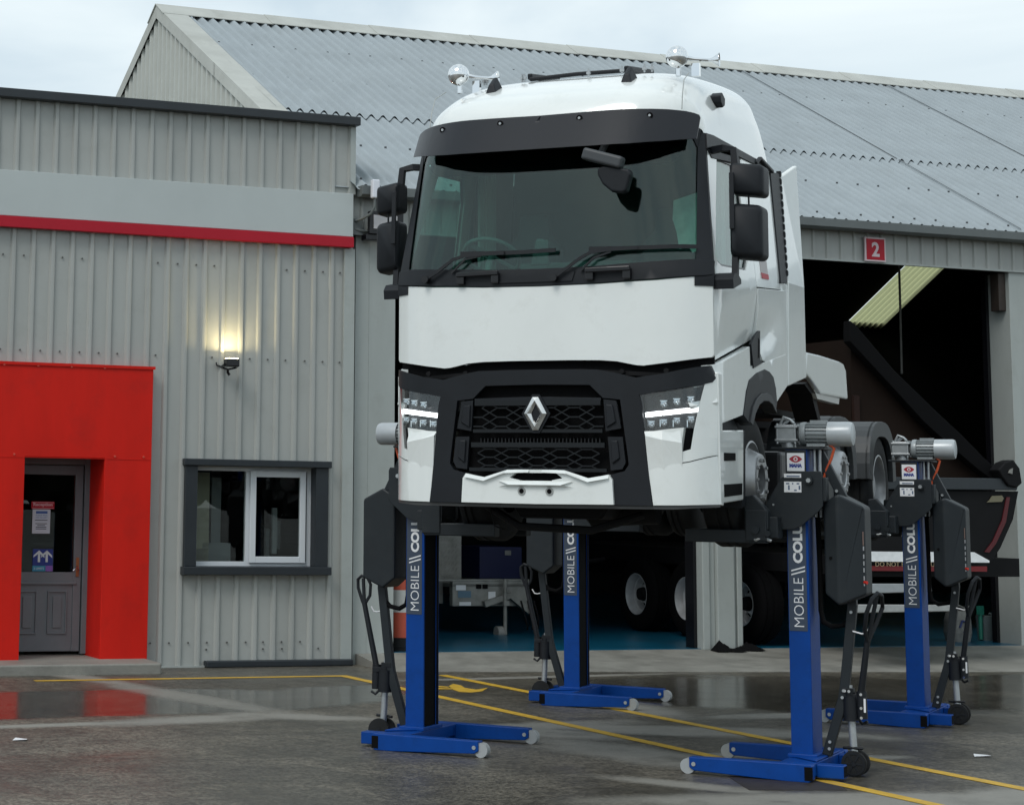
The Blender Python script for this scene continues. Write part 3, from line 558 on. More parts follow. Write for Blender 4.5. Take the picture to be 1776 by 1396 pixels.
# ---- side surface
def zl(y): return 2.985+0.215*y
def sideX(y,z):
    x=Xs(z)
    if y<0.16: x-=0.05*((0.16-y)/0.19)**2
    l=zl(y)
    if z<l+0.42 and z>l-0.002: x-=0.055*(1-(z-l)/0.42)**1.3
    return x
def TS_(px,py):
    z=4.0
    for _ in range(6): p=tl(px,py,'x',Xs(z)); z=p.z
    return (p.y,p.z)
def lowX(y,z):
    x=1.255
    if y<0.16: x-=0.035*((0.16-y)/0.19)**2
    return x
def smap(sg,off=0.0,f=sideX): return lambda a,b,k: Vector((sg*(f(a,b)+off+k),a,b))
def spatch(name,outline,mt,sg,off=0.0,thick=0.02,holes=(),f=sideX,parent=None,step=(0.12,0.10),bevel=0.004): 
    return patch(name,outline,smap(sg,off,f),mt,parent or tr,thick=thick,holes=holes,step=step,off=TB,bevel=bevel)
# ---- roof and upper body: one shell lofted over stations
def roofshell():
    st=[]  # (yc, zc, width, zbase, planCurve, cornerA)
    prof=[(-0.17,4.80,1.115),(-0.16,4.86,1.11),(-0.13,4.94,1.105),(-0.07,5.03,1.10),(0.0,5.075,1.09),(0.09,5.125,1.08),(0.20,5.175,1.075),(0.35,5.235,1.07),(0.6,5.305,1.065),(0.9,5.35,1.06),(1.3,5.395,1.06),(1.7,5.435,1.055),(2.02,5.46,1.05),(2.12,5.455,1.04)]
    nv=40; vs=[]
    for (yc,zc,wd) in prof:
        for j in range(nv+1):
            th=-PI/2+PI*j/nv; sx=math.copysign(abs(math.sin(th))**0.42,math.sin(th)) if abs(math.sin(th))>1e-6 else 0; cz=abs(math.cos(th))**0.42
            z0=4.70; z=z0+(zc-z0)*cz; x=wd*sx; 
            k=max(0,1-(yc+0.17)/0.9); y=yc+0.36*k*abs(sx)**5
            # blend the side down onto the taper of the doors
            if cz<0.6: x=math.copysign(max(abs(x),0),x); x+=math.copysign((1.137-abs(x))*(1-cz/0.6)*1.0,x) if abs(x)>0.9 else 0
            vs.append(Vector((x,y,z)))
    n=nv+1; fs=[(k*n+i,k*n+i+1,(k+1)*n+i+1,(k+1)*n+i) for k in range(len(prof)-1) for i in range(nv)]
    m=MB(); m.smooth=True; m.add(vs,fs)
    # rear closure
    L=(len(prof)-1)*n; m.smooth=False; m.add([v.copy() for v in vs[L:L+n]],[tuple(range(n))])
    return m
m=roofshell(); roof=TBd(m,'roof',WHITE,recalc=True,sharp=50)
md=roof.modifiers.new('sub','SUBSURF'); md.levels=1; md.render_levels=2
# crease line / moulding above the visor and corner seam
m=MB()
for sg in (-1,1):
    m.tube([(sg*(0.99),0.30,5.205),(sg*1.005,0.12,5.12),(sg*1.01,0.06,5.0),(sg*1.012,0.03,4.88)],0.004,seg=6)
TBd(m,'roof_seam',mat('seam_grey',(0.35,0.37,0.36),0.5))
# back wall + rear sides
m=MB(); m.add([(-1.13,2.15,2.95),(1.13,2.15,2.95),(1.13,2.15,4.75),(-1.13,2.15,4.75)],[(0,1,2,3)]);  TBd(m,'rear_wall',WHITE,recalc=False)
# ---- sun visor
vt=trace([(985,197.5),(1040,192.5),(1088,189.5),(1130,189),(1160,190),(1190,193),(1203,196)],S_vis); vb=trace([(1208,241),(1150,245),(1090,249),(1030,252.5),(965,256.5)],S_vis)
half=[(0,vt[0][1])]+vt[1:]+[(vb[0][0]-0.01,vt[-1][1]-0.012),(vb[0][0],vt[-1][1]-0.035)]+vb+[(0,vb[-1][1])]
vis=fpatch('sun_visor',symm(half),S_vis,mat('visor_black',(0.008,0.009,0.013),0.34,spec=.33,var=0.1,vscale=3),thick=0.012,step=(0.05,0.06))
m=MB()
for x in (-0.825,-0.314,0.314,0.825):
    z=4.815; p=Vector((x,S_vis(x,z),z)); m.cyl(p+Vector((0,0.0,0)),p+Vector((0,-0.008,0.0)),0.024,seg=14); m.mi=1; m.cyl(p+Vector((0,-0.006,0.0)),p+Vector((0,-0.014,0)),0.010,seg=8); m.mi=0
TBd(m,'bolts',[BLK2,STEEL],vis)
m=MB()
for x in (-1.0,-0.5,0,0.5,1.0): m.bar([(x,S_vis(x,4.78)+0.03,4.78),(x,S_vis(x,4.78)+0.2,4.79)],0.03,0.02)
TBd(m,'visor_brackets',BLK,vis)
# ---- header band (dark strip over the glass), A pillars
GLS=glassmat('windscreen_glass',(0.58,0.77,0.72),ior=1.55,refl=0.9)
zt_=lambda x: 4.70
m=fpatch('header_panel',symm([(0,4.77),(0.6,4.77),(1.0,4.765),(1.11,4.75),(1.13,4.60),(1.10,4.60),(1.06,4.70),(1.0,4.69),(0,4.69)]),S_top,BLK,thick=0.03)
for sg in (1,-1):
    a=[(1.120,4.72),(1.137,4.72),(1.25,3.63),(1.25,3.55),(1.13,3.55),(1.135,3.80),(1.105,4.60)]
    fpatch('windscreen_pillar',a,S_top,BLK,thick=0.04,sg=sg,off=0.004,step=(0.03,0.1))
# windscreen
ws=symm([(0,4.73),(1.0,4.73),(1.09,4.70),(1.125,4.45),(1.145,3.80),(1.12,3.70),(0,3.66)])
fpatch('windscreen',ws,S_top,GLS,off=-0.010,thick=0.006,step=(0.06,0.08),bevel=0)
fr=symm([(0,4.72),(1.02,4.72),(1.02,4.60),(1.00,4.53),(0.95,4.485),(0.86,4.462),(0.5,4.45),(0,4.445)])
fpatch('windscreen_top_tint',fr,S_top,BLK2,off=-0.022,thick=0.004,bevel=0)
# ---- scuttle below the windscreen
sc_=symm([(0,3.70),(0.4,3.705),(0.8,3.725),(1.12,3.745),(1.16,3.745),(1.248,3.74),(1.248,3.635),(1.20,3.625),(0.9,3.60),(0.456,3.577),(0,3.57)])
sct=fpatch('scuttle_panel',sc_,S_top,BLK,off=0.012,thick=0.03)
m=MB()
for x0 in (-0.66,0.36):
    m=MB()
    m.bar([(x,S_top(x,3.66)-0.05,3.67+0.02*(x-x0)) for x in (x0,x0+.17,x0+.34)],0.03,0.035); 
    for x in (x0+.02,x0+.30): m.box(x-.02,x+.04,S_top(x,3.65)-0.05,S_top(x,3.65),3.60,3.68)
    TBd(m,'grab_handle',GLOSSBLK,sct,bevel=0.006)
m=MB(); m.prism([(0.0+.17,3.60),(0.2+.17,3.655),(0.62+.17,3.67),(0.60+.17,3.60)],lambda a,b,k:Vector((a-0.52,S_top(a-.52,b)-0.012-0.01*k,b))); TBd(m,'scuttle_cover',BLK,sct)
# wipers
def P_(x,z,o): return Vector((x,S_top(x,z)-o,z))
for pts in ([(0.12,3.625),(0.20,3.68),(0.32,3.765),(0.40,3.805),(0.56,3.82),(0.75,3.826)],[(-0.93,3.65),(-0.83,3.70),(-0.70,3.79),(-0.62,3.812),(-0.45,3.822),(-0.28,3.825)]):
    m=MB(); m.bar([P_(a,b,0.05) for a,b in pts],0.014,0.022); x1=pts[-1][0]
    m.cyl(P_(pts[0][0],pts[0][1],0.0),P_(pts[0][0],pts[0][1],0.07),0.028,seg=12); m.bar([P_(a,3.832+0.004*math.sin(a*7),0.035) for a in [pts[3][0]-0.02+ (x1+0.42-pts[3][0])*k/8 for k in range(9)]],0.012,0.03)
    m.bar([P_(pts[1][0]+.12,pts[1][1]-.01,0.03),P_(pts[2][0]+.10,pts[2][1],0.04),P_(pts[3][0]+.15,pts[3][1],0.04)],0.012,0.014)
    TBd(m,'wiper',GLOSSBLK)
# ---- white front panel
hp=trace([(940,496.8),(1040,492.6),(1140,486),(1200,480.5)],S_hood)+[(1.228,3.622)]+[(1.24,3.605),(1.24,3.055),(1.228,3.036)]+trace([(1160,628.5),(1116,634),(1104,633.2),(1092,631),(1070,626.5),(1040,624.6),(990,624.6),(940,625.4)],S_hood)
fpatch('front_panel',symm(hp),S_hood,WHITE,thick=0.035,step=(0.05,0.07),bevel=0.0)
m=symm([(0,3.04),(0.75,2.985),(1.23,3.05),(1.23,2.93),(0.75,2.86),(0,2.95)]); fpatch('front_recess',m,S_hood,BLK2,off=-0.055,thick=0.02,bevel=0)
m=MB(); m.bar([(x,S_hood(x,3)-0.0+.03,2.955-0.045*abs(x)/.8) for x in (-1.15,-0.7,-0.3,0.3,0.7,1.15)],0.02,0.03); 
for x in (-.9,-.6,.62,.95): m.cyl((x,-.22,2.93),(x,-.25,2.93),.018,seg=8)
TBd(m,'latch_rail',FRAME)
# ---- black fascia
fo_=[(937,641),(1035,641),(1062,645.5),(1103,655),(1150,648),(1232,634),(1242,656),(1236,663),(1212,669),(1150,678),(1109,685),(1113,700),(1122,790),(1132,877),(1070,876),(1066,875),(1060,823),(1084,817),(1091,806),(1090,795),(1076,693),(1046,690),(1037,681),(1023,667.5),(937,667)]
fo=symm(trace(fo_,S_low)); fasc=fpatch('front_fascia',fo,S_low,BLK,off=0.008,thick=0.05,step=(0.06,0.09),bevel=0.007)
# grille backing
gb=symm([(0,2.86),(0.45,2.86),(0.6,2.74),(0.70,2.25),(0.62,2.17),(0,2.17)]); fpatch('grille_backing',gb,S_low,BLK2,off=-0.07,thick=0.01,bevel=0)
gr=MB()
def gbar(pts,o,w_,h_): gr.bar([(a,S_low(a,b)-o,b) for a,b in pts],w_,h_,upv=(0,-1,0))
def grille(zt0,zb0,hw_t,hw_b,rows,ph):
    gbar([(-hw_t,zt0),(-hw_t/2,zt0),(0,zt0),(hw_t/2,zt0),(hw_t,zt0)],0.0,0.035,0.03); gbar([(-hw_b,zb0),(-hw_b/2,zb0),(0,zb0),(hw_b/2,zb0),(hw_b,zb0)],0.0,0.025,0.03)
    P=0.188; dz=(zt0-zb0)/rows
    for r in range(rows):
        zc=zt0-dz*(r+0.5); 
        for k in range(-4,5):
            xc=k*P+ph; hwz=hw_t+(hw_b-hw_t)*(zt0-zc)/(zt0-zb0)
            if abs(xc)<hwz-0.02: gbar([(xc-0.033,zc),(xc+0.033,zc)],-0.012,0.010,0.02)
            for dx,a,b_ in ((1,zc,zc-dz/2),(1,zc,zc+dz/2)):
                for s_ in (1,-1):
                    x1=xc+s_*0.033; x2=xc+s_*(P/2)
                    if abs(x2)<hwz and abs(x1)<hwz: gbar([(x1,a),(x2,b_)],-0.014,0.008,0.018)
    return gr
grille(2.70,2.497,0.487,0.50,3,0.094); grille(2.395,2.215,0.515,0.53,3,0.0)
g1=TBd(gr,'grille_mesh',mat('grille_black',(0.006,0.008,0.010),0.42,spec=.3))
gr=MB(); 
for k in range(34): x=-0.46+0.0279*k; gr.box(x-.004,x+.004,S_low(x,2.43)+.045,S_low(x,2.43)+.06,2.415,2.445)
TBd(gr,'radiator_fins',mat('fin_grey',(0.03,0.03,0.032),0.5,metal=.5),g1)
for sg in (1,-1):
    cu=[(0.505,2.725),(0.60,2.715),(0.635,2.515),(0.52,2.495)]; cl=[(0.535,2.455),(0.645,2.455),(0.665,2.27),(0.64,2.225),(0.555,2.215)]
    for c_ in (cu,cl): fpatch('grille_cheek',c_,S_low,BLK,off=0.0,thick=0.03,sg=sg,bevel=0.006)
    for c_ in ([(0.525,2.69),(0.575,2.685),(0.60,2.56),(0.53,2.52)],[(0.56,2.43),(0.61,2.43),(0.625,2.30),(0.57,2.26)]): fpatch('cheek_facet',c_,S_low,BLK,off=0.016,thick=0.014,sg=sg,bevel=0.01)
m=symm([(0,2.745),(0.10,2.745),(0.49,2.735),(0.488,2.715),(0,2.715)]); fpatch('grille_frame',m,S_low,BLK,off=0.01,thick=0.03)
# emblem: open upright lozenge made of folded faces
def emblem():
    m=MB(); cz=2.622; W=0.086; Hh=0.120; cy=S_low(0,2.6)-0.012
    ow=[(-0.022,cz+Hh),(0.022,cz+Hh),(W,cz),(0.022,cz-Hh),(-0.022,cz-Hh),(-W,cz)]
    iw=[(0.0,cz+0.068),(0.034,cz),(0,cz-0.068),(-0.034,cz)]
    m.py([(a*1.28,cz+(b-cz)*1.17) for a,b in ow],cy,cy-0.012); m.mi=1
    f=lambda p,h:(p[0],cy-0.012-h,p[1])
    mid=[(0.0,cz+.095),(0.061,cz+0.0),(0,cz-.095),(-.061,cz)]
    O=[f(p,0.012) for p in ow]; I=[f(p,0.006) for p in iw]; Md=[f(p,0.028) for p in mid]
    def q(*ps): m.add(list(ps),[tuple(range(len(ps)))])
    q(O[1],O[2],Md[1],Md[0]); q(Md[0],Md[1],I[1],I[0]); q(O[2],O[3],Md[2],Md[1]); q(Md[1],Md[2],I[2],I[1])
    q(O[4],O[5],Md[3],Md[2]); q(Md[2],Md[3],I[3],I[2]); q(O[5],O[0],Md[0],Md[3]); q(Md[3],Md[0],I[0],I[3]); q(O[0],O[1],Md[0]); q(O[3],O[4],Md[2])
    B=[f(p,-0.004) for p in ow]
    for i in range(6): q(O[i],O[(i+1)%6],B[(i+1)%6],B[i])
    return TBd(m,'emblem',[BLK,mat('satin_chrome',(0.70,0.70,0.69),0.24,metal=0.95)])
emblem()
# ---- headlights
HOUS=mat('headlamp_housing',(0.008,0.008,0.009),0.25); LENS=glassmat('headlamp_lens',(0.93,0.95,0.96),ior=1.45); 
hl=trace([(1109,684),(1150,679),(1200,671),(1222,666),(1214,698),(1205,742),(1160,744),(1116,749)],S_low)
dl=trace([(1116,724),(1117,716.5),(1140,711),(1170,706),(1195,701),(1209,699),(1211,706),(1196,711),(1170,715.5),(1140,721),(1120,726)],S_low)
for sg in (1,-1):
    h=fpatch('headlight',hl,S_low,HOUS,off=-0.085,thick=0.02,sg=sg,bevel=0)
    for i in range(3):
        a0=0.805+0.118*i; m=MB(); pts=[]
        for j in range(5):
            a=a0+0.112*j/4; zc=2.612+0.040*(a-0.80)/0.33; pts.append((sg*a,S_low(a,zc)+0.035+(0.012 if i%2 else 0),zc))
        m.bar(pts,0.018,0.033); TBd(m,'daytime_lamp',mat('daytime_lamp_glow',(1,1,1),0.3,emit=(1,1,1),estr=5),h)
    m=MB(); random.seed(11)
    for i in range(4):
        a=0.845+0.088*i
        for z,r_ in ((2.675+0.015*i,0.026),(2.545+0.012*i,0.024)):
            if z>2.6 and i==0: continue
            c=Vector((sg*a,S_low(a,z)+0.055,z)); m.lathe([(r_,-0.02),(r_*0.95,0.0),(r_*0.55,0.02),(0.002,0.024)],c,(0,1,0),seg=12); m.box(c.x-r_,c.x+r_,c.y-.024,c.y-.018,z+r_*0.8,z+r_*1.05)
        m.box(sg*a-.035,sg*a-.028,c.y-.01,c.y+.02,2.53,2.58)
    TBd(m,'reflector',CHROME,h)
    fpatch('lens',hl,S_low,LENS,off=-0.004,thick=0.004,sg=sg,parent=h,bevel=0)
# ---- white bumper corners
bs_u=trace([(1116,750),(1150,745),(1186,741.5),(1180,784.5),(1198,779),(1204,742),(1214,698),(1222,667),(1240,662)],S_low)
ev=lambda x: (x,)
def edge(px,py): p=TR_(px,py,S_low); return (min(abs(p.x),1.262),p.z)
seam=[edge(1243,790),(1.10,edge(1190,801)[1]),(0.93,edge(1150,808)[1]),edge(1124.5,813)]
upn=bs_u[:-1]+[(1.255,2.93),(1.262,2.78)]+[(seam[0][0],seam[0][1]+0.004)]+[(a,b+0.004) for a,b in seam[1:]]
bot=[(a,b-0.004) for a,b in seam[::-1]]+[(1.262,1.985),(1.05,1.975),edge(1133,876)]
lw=[bot[0]]+bot[1:4]+[(1.262,1.985),(1.05,1.975),(0.862,1.972)]
for sg in (1,-1):
    c=fpatch('bumper_corner',upn,S_low,WHITE,off=0.0,thick=0.05,sg=sg,step=(0.05,0.06),bevel=0.0)
    fpatch('bumper_lower_corner',lw,S_low,WHITE,off=0.002,thick=0.05,sg=sg,step=(0.05,0.06),bevel=0.0)
    # facets: light catching wedges
    m=MB()
    def w3(a,z,o):
        a=min(a,1.25); s_=(S_low(a+.004,z)-S_low(a-.004,z))/.008; q_=math.hypot(1,s_); return Vector((sg*(a+o*s_/q_),S_low(a,z)-o/q_,z))
    A=[w3(0.802,2.495,.001),w3(0.93,2.50,.001),w3(1.05,2.505,.001),w3(1.055,2.415,.022),w3(0.93,2.435,.022),w3(0.815,2.462,.022),w3(0.832,2.20,.001),w3(0.94,2.21,.001),w3(1.06,2.24,.001)]; m.add(A,[(0,1,4,5),(1,2,3,4),(5,4,7,6),(4,3,8,7)]); TBd(m,'bumper_facet',WHITE,c,recalc=False); m=MB()
    C_=[w3(1.10,2.70,.0),w3(1.258,2.745,.0),w3(1.258,2.715,.010),w3(1.11,2.675,.010),w3(1.11,2.655,.0),w3(1.258,2.69,.0)]; m.add(C_,[(0,1,2,3),(3,2,5,4)])
    TBd(m,'bumper_facet',WHITE,c,recalc=False)
    sl=trace([(1186,741),(1203,738),(1198,780),(1180,785)],S_low); fpatch('air_slot',sl,S_low,BLK2,off=-0.055,thick=0.01,sg=sg,parent=c,bevel=0)
    # wrap round to the wheel: side return
    m=MB(); m.px([(0.02,1.985),(0.10,1.975),(0.10,2.93),(0.0,2.93)],sg*1.20,sg*1.262); TBd(m,'bumper_return',WHITE,c,bevel=0.01)
# centre bumper with recess
cb_=symm([(0,2.215),(0.16,2.215),(0.22,2.21),(0.30,2.175),(0.38,2.155),(0.42,2.155),(0.50,2.175),(0.55,2.185),(0.575,2.15),(0.585,1.972),(0,1.968)])
hole=[(-0.125,2.115),(-0.125,2.14),(-0.205,2.155),(-0.155,2.192),(0.155,2.192),(0.205,2.155),(0.125,2.14),(0.125,2.115)]
cbp=fpatch('centre_bumper',cb_,S_low,WHITE,off=0.035,thick=0.06,holes=[hole],step=(0.06,0.05),bevel=0.008)
fpatch('plate_recess',[(a*1.1,b+(0.01 if b>2.15 else -0.01)) for a,b in hole],S_low,BLK2,off=-0.02,thick=0.01,parent=cbp,bevel=0)
m=MB()
y0=S_low(0,2)-0.035
m.add([(-.29,y0-.004,2.135),(.29,y0-.004,2.135),(.20,y0-.03,2.105),(-.20,y0-.03,2.105)],[(0,1,2,3)]); m.add([(-.20,y0-.03,2.105),(.20,y0-.03,2.105),(.29,y0-.001,2.09),(-.29,y0-.001,2.09)],[(0,1,2,3)])
for sg in (-1,1):
    m.add([(sg*.05,y0,2.215),(sg*.22,y0,2.213),(sg*.40,y0,2.158),(sg*.548,y0+.01,2.183),(sg*.555,y0-.010,2.158),(sg*.40,y0-.022,2.130),(sg*.24,y0-.022,2.188),(sg*.05,y0-.022,2.195)],[(0,1,6,7),(1,2,5,6),(2,3,4,5)])
TBd(m,'bumper_lip',WHITE,cbp,recalc=False)
m=MB()
for x in (-0.107,0.107): m=MB(); m.cyl((x,y0+.001,2.06),(x,y0-.006,2.06),0.030,seg=18); m.mi=1; m.cyl((x,y0-.005,2.06),(x,y0-.0075,2.06),0.018,seg=14); m.mi=0; TBd(m,'towing_socket',[mat('socket_ring',(0.3,0.31,0.3),.4),BLK2],cbp)
lf=symm([(0,1.968),(0.6,1.966),(1.0,1.972),(1.25,1.985),(1.25,1.965),(1.0,1.945),(0,1.938)]); fpatch('lower_lip',lf,S_low,mat('lip_grey',(0.06,0.06,0.06),0.5),off=-0.012,thick=0.04)
# ---- cab side, both sides
stick=mat('warning_sticker',(0.45,0.42,0.42),0.5)
GLSD=glassmat('side_glass',(0.66,0.80,0.76),ior=1.5,refl=0.9)
for sg in (1,-1):
    win=[TS_(*q) for q in ((1243,272),(1241.5,360),(1241.5,440),(1245,454),(1251,461),(1259,463))]+[(0.92,3.76),(1.03,3.86),(1.04,4.42),(0.98,4.60)]
    door_o=[(0.17,4.60),(0.02,3.86),(-0.02,3.66),(-0.04,2.985),(1.198,zl(1.2)+.008),(1.198,4.665)]
    dO=spatch('cab_door',door_o,WHITE,sg,thick=0.04,holes=[win],step=(0.10,0.08),bevel=0.006)
    spatch('side_window',[(a,b) for a,b in win],GLSD,sg,off=-0.02,thick=0.005,parent=dO,bevel=0)
    ws_=[(a+(0.018 if a<0.6 else -0.018),b+(0.018 if b<4 else -0.018)) for a,b in win]
    spatch('window_seal',[(a+(-0.012 if a<0.6 else 0.012),b+(-0.012 if b<4.1 else 0.012)) for a,b in win],GLOSSBLK,sg,off=-0.012,thick=0.012,holes=[ws_],parent=dO,bevel=0)
    spatch('roof_band',[(0.17,4.60),(0.4,4.645),(0.8,4.67),(1.6,4.69),(2.08,4.70),(2.08,4.745),(1.2,4.74),(0.4,4.735),(0.20,4.72)],BLK,sg,off=0.012,thick=0.04)
    spatch('window_top_band',[(0.19,4.60),(1.15,4.67),(1.15,4.62),(0.30,4.545)],BLK,sg,off=0.006,thick=0.03)
    # quarter panel
    q=spatch('quarter_panel',[(1.206,4.68),(1.206,3.66),(2.05,3.72),(2.12,4.70)],WHITE,sg,thick=0.04)
    spatch('lower_quarter_panel',[(1.206,3.650),(1.206,zl(1.2)+.01),(1.32,3.10),(2.10,3.02),(2.10,3.712)],WHITE,sg,off=0.004,thick=0.04,f=lambda y,z:1.25-0.03*max(0,1-abs(z-(3.27+0.17*(y-1.2)))/0.20)*max(0,min(1,(2.0-y)/.5)),step=(0.09,0.05))
    spatch('side_sticker',[(1.38,3.90),(1.60,3.91),(1.60,3.755),(1.38,3.745)],stick,sg,off=0.004,thick=0.004,parent=q,bevel=0); spatch('sticker_band',[(1.38,3.79),(1.60,3.795),(1.60,3.755),(1.38,3.745)],REDB,sg,off=0.007,thick=0.004,parent=q,bevel=0)
    # lower side valance with wheel arch cut
    lo=[(-0.055,2.975),(0.2,3.024),(0.6,3.108),(0.925,3.178),(0.93,3.03),(1.30,3.075),(2.10,3.20),(2.12,2.955),(1.72,2.79),(1.69,2.90),(1.62,2.985),(1.50,3.02),(1.36,3.03),(1.10,2.985),(0.88,2.92),(0.79,2.83),(0.73,2.72),(0.69,2.65),(0.10,2.565),(0.03,2.60),(0.0,2.80)]
    spatch('side_valance',lo,WHITE,sg,off=0.0,thick=0.06,f=lowX,step=(0.1,0.08),bevel=0.01)
    # arch liner, black with a lighter inner lip
    ao=[(0.69,2.65),(0.73,2.72),(0.79,2.83),(0.88,2.92),(1.10,2.985),(1.36,3.03),(1.50,3.02),(1.62,2.985),(1.69,2.90),(1.72,2.79)]
    ai=[(1.66,2.70),(1.60,2.78),(1.48,2.83),(1.36,2.845),(1.20,2.835),(1.05,2.79),(0.93,2.72),(0.84,2.60)]
    spatch('wheel_arch',ao+ai,BLK,sg,off=0.006,thick=0.10,f=lowX,step=(0.1,0.1))
    aj=[(1.60,2.72),(1.52,2.765),(1.40,2.785),(1.26,2.78),(1.12,2.745),(0.99,2.67),(0.91,2.58)]
    spatch('arch_lip',ai+aj[::-1][::-1][::-1] if False else ai+[aj[6],aj[5],aj[4],aj[3],aj[2],aj[1],aj[0]],mat('lip_plastic',(0.03,0.033,0.036),0.55),sg,off=0.02,thick=0.10,f=lowX,step=(0.1,0.1))
    # door handle, black upright piece
    hp_=[TS_(*q) for q in ((1315.4,573.6),(1315.2,583),(1315.4,623),(1319,630),(1304,639),(1299.6,597),(1306,583),(1313,574))]
    hv=[TS_(*q) for q in ((1311.5,586),(1314,590),(1313.5,620),(1311,622))]
    m=MB(); m.prism(hp_,lambda a,b,k: Vector((sg*(1.245+0.02*k),a,b))); m.mi=1; m.prism(hv,lambda a,b,k: Vector((sg*(1.262+0.005*k),a,b)))
    TBd(m,'door_handle',[BLK,BLK2],dO,bevel=0.004)
    # step box under the door
    m=MB(); m.px([(0.10,1.985),(0.82,2.02),(0.86,2.545),(0.30,2.525),(0.10,2.52)],sg*0.95,sg*1.215); bx=TBd(m,'step_box',WHITE,bevel=0.012)
    m=MB(); m.px([(0.29,2.36),(0.60,2.365),(0.60,2.31),(0.29,2.30)],sg*1.20,sg*1.219); m.px([(0.28,2.13),(0.78,2.145),(0.77,2.06),(0.28,2.04)],sg*1.20,sg*1.219); TBd(m,'step_opening',BLK2,bx)
    m=MB(); m.px([(0.83,1.96),(0.93,1.98),(0.96,2.54),(0.865,2.55)],sg*0.9,sg*1.20); m.px([(0.10,2.565),(0.69,2.65),(0.86,2.55),(0.3,2.53),(0.1,2.53)],sg*0.8,sg*1.17); TBd(m,'step_guard',BLK,bx)
    # black corner deflector strip and white side deflector
    m=MB(); m.prism([(2.10,4.70),(2.42,4.73),(2.20,3.79),(1.97,3.76)],lambda a,b,k:Vector((sg*(Xs(b)+0.012-0.08*k),a,b)))
    for k in range(14): z=3.84+0.066*k; ye=2.19+.235*(z-3.79)/.94; m.px([(ye,z),(ye+.03,z+.01),(ye+.03,z+.045),(ye,z+.055)],sg*(Xs(z)-0.02),sg*(Xs(z)+0.02))
    m.bar([(sg*1.15,1.62,4.70),(sg*1.16,1.72,4.755),(sg*1.16,2.12,4.70)],0.03,0.025); TBd(m,'corner_deflector',BLK,bevel=0.005)
    m=MB(); pts=[(2.45,4.71,1.15),(2.73,4.84,1.22),(2.775,3.80,1.25),(2.785,3.045,1.25),(2.14,2.94,1.252),(2.22,3.79,1.25)]
    vs=[Vector((sg*x,y,z)) for y,z,x in pts]; vi=[Vector((sg*(x-0.045),y+0.01,z)) for y,z,x in pts]; n=6
    m.box(*sorted((sg*1.13,sg*1.238)),2.04,2.26,2.97,3.78); m.add(vs+vi,[(0,1,2,5),(5,2,3,4),(6,11,8,7),(11,10,9,8)]+[(i,(i+1)%n,(i+1)%n+n,i+n) for i in range(n)]); TBd(m,'side_deflector',WHITE,bevel=0.012,sharp=30)
    # mirrors
    my=0.06; mm=MB(); mp=lambda px,py,X: tl(px,py,'y',my)
    def rr(x0,x1,z0,z1,r,ya,yb,sl=0.0,tap=0.0):
        pts=[]
        for cx,cz,a0 in ((x1-r,z1-r,0),(x0+r,z1-r,90),(x0+r,z0+r,180),(x1-r,z0+r,270)):
            for k in range(5): t=R(a0+22.5*k); pts.append((cx+r*math.cos(t),cz+r*math.sin(t)+sl*(cx-x0)))
        n=len(pts); cx=(x0+x1)/2; cz=(z0+z1)/2
        rings=[(ya,0.80),(ya+0.02,0.95),(ya+0.05,1.0),(yb,1.0)]
        vs=[Vector((sg*(cx+(a-cx)*f),y+0.32*(a-x0),cz+(b-cz)*f)) for y,f in rings for a,b in pts]
        fs=[(k*n+i,k*n+(i+1)%n,(k+1)*n+(i+1)%n,(k+1)*n+i) for k in range(3) for i in range(n)]+[tuple(range(n-1,-1,-1)),tuple(3*n+i for i in range(n))]
        mm.smooth=True; mm.add(vs,fs); mm.smooth=False
    rr(1.325,1.56,4.25,4.485,0.035,0.13,0.31,sl=-0.10); TBd(mm,'wide_mirror',BLK,sharp=60)
    mm=MB(); rr(1.325,1.55,3.775,4.18,0.045,0.12,0.31,sl=-0.08); TBd(mm,'main_mirror',BLK,sharp=60)
    m=MB(); m.bar([(sg*1.14,0.32,4.605),(sg*1.26,0.27,4.61),(sg*1.34,0.25,4.59),(sg*1.352,0.24,4.44)],0.05,0.05,upv=(0,1,0)); m.bar([(sg*1.352,0.118,4.40),(sg*1.354,0.105,3.98)],0.035,0.02,upv=(0,1,0)); m.tube([(sg*1.45,0.22,4.3),(sg*1.45,0.22,4.1)],0.008)
    m.bar([(sg*1.355,0.19,3.82),(sg*1.355,0.17,3.66),(sg*1.345,0.13,3.60)],0.045,0.05,upv=(0,1,0)); m.px([(0.0,3.53),(0.22,3.585),(0.22,3.62),(0.12,3.66),(0.03,3.645),(-0.01,3.60)],sg*1.235,sg*1.385); TBd(m,'mirror_arm',BLK,bevel=0.012)
    # air horn
    hx=sg*0.893; m=MB(); m.ball((hx,0.33,5.345),0.086,seg=24); m.tube([(hx+0.05,0.36,5.34),(hx+0.12,0.38,5.325),(hx+0.24,0.42,5.315)],[0.022,0.014,0.012]); m.lathe([(0.012,0),(0.02,0.03),(0.055,0.08),(0.055,0.082),(0.01,0.03)],(hx+0.22,0.41,5.315),(1,0.15,0),seg=16); m.cyl((hx,0.36,5.2),(hx,0.36,5.29),0.02); m.box(hx+.09,hx+.15,.40,.44,5.2,5.30); TBd(m,'air_horn',CHROME)
    # roof fin lamps
    fx=sg*0.548; m=MB(); vs=[(fx-.045,0.14,5.13),(fx+.045,0.14,5.13),(fx+.05,0.30,5.19),(fx-.05,0.30,5.19),(fx-.02,0.155,5.21),(fx+.02,0.155,5.21),(fx+.018,0.25,5.285),(fx-.018,0.25,5.285)]
    m.add(vs,[(0,1,5,4),(1,2,6,5),(2,3,7,6),(3,0,4,7),(4,5,6,7),(0,3,2,1)]); TBd(m,'roof_fin',BLK,bevel=0.012)
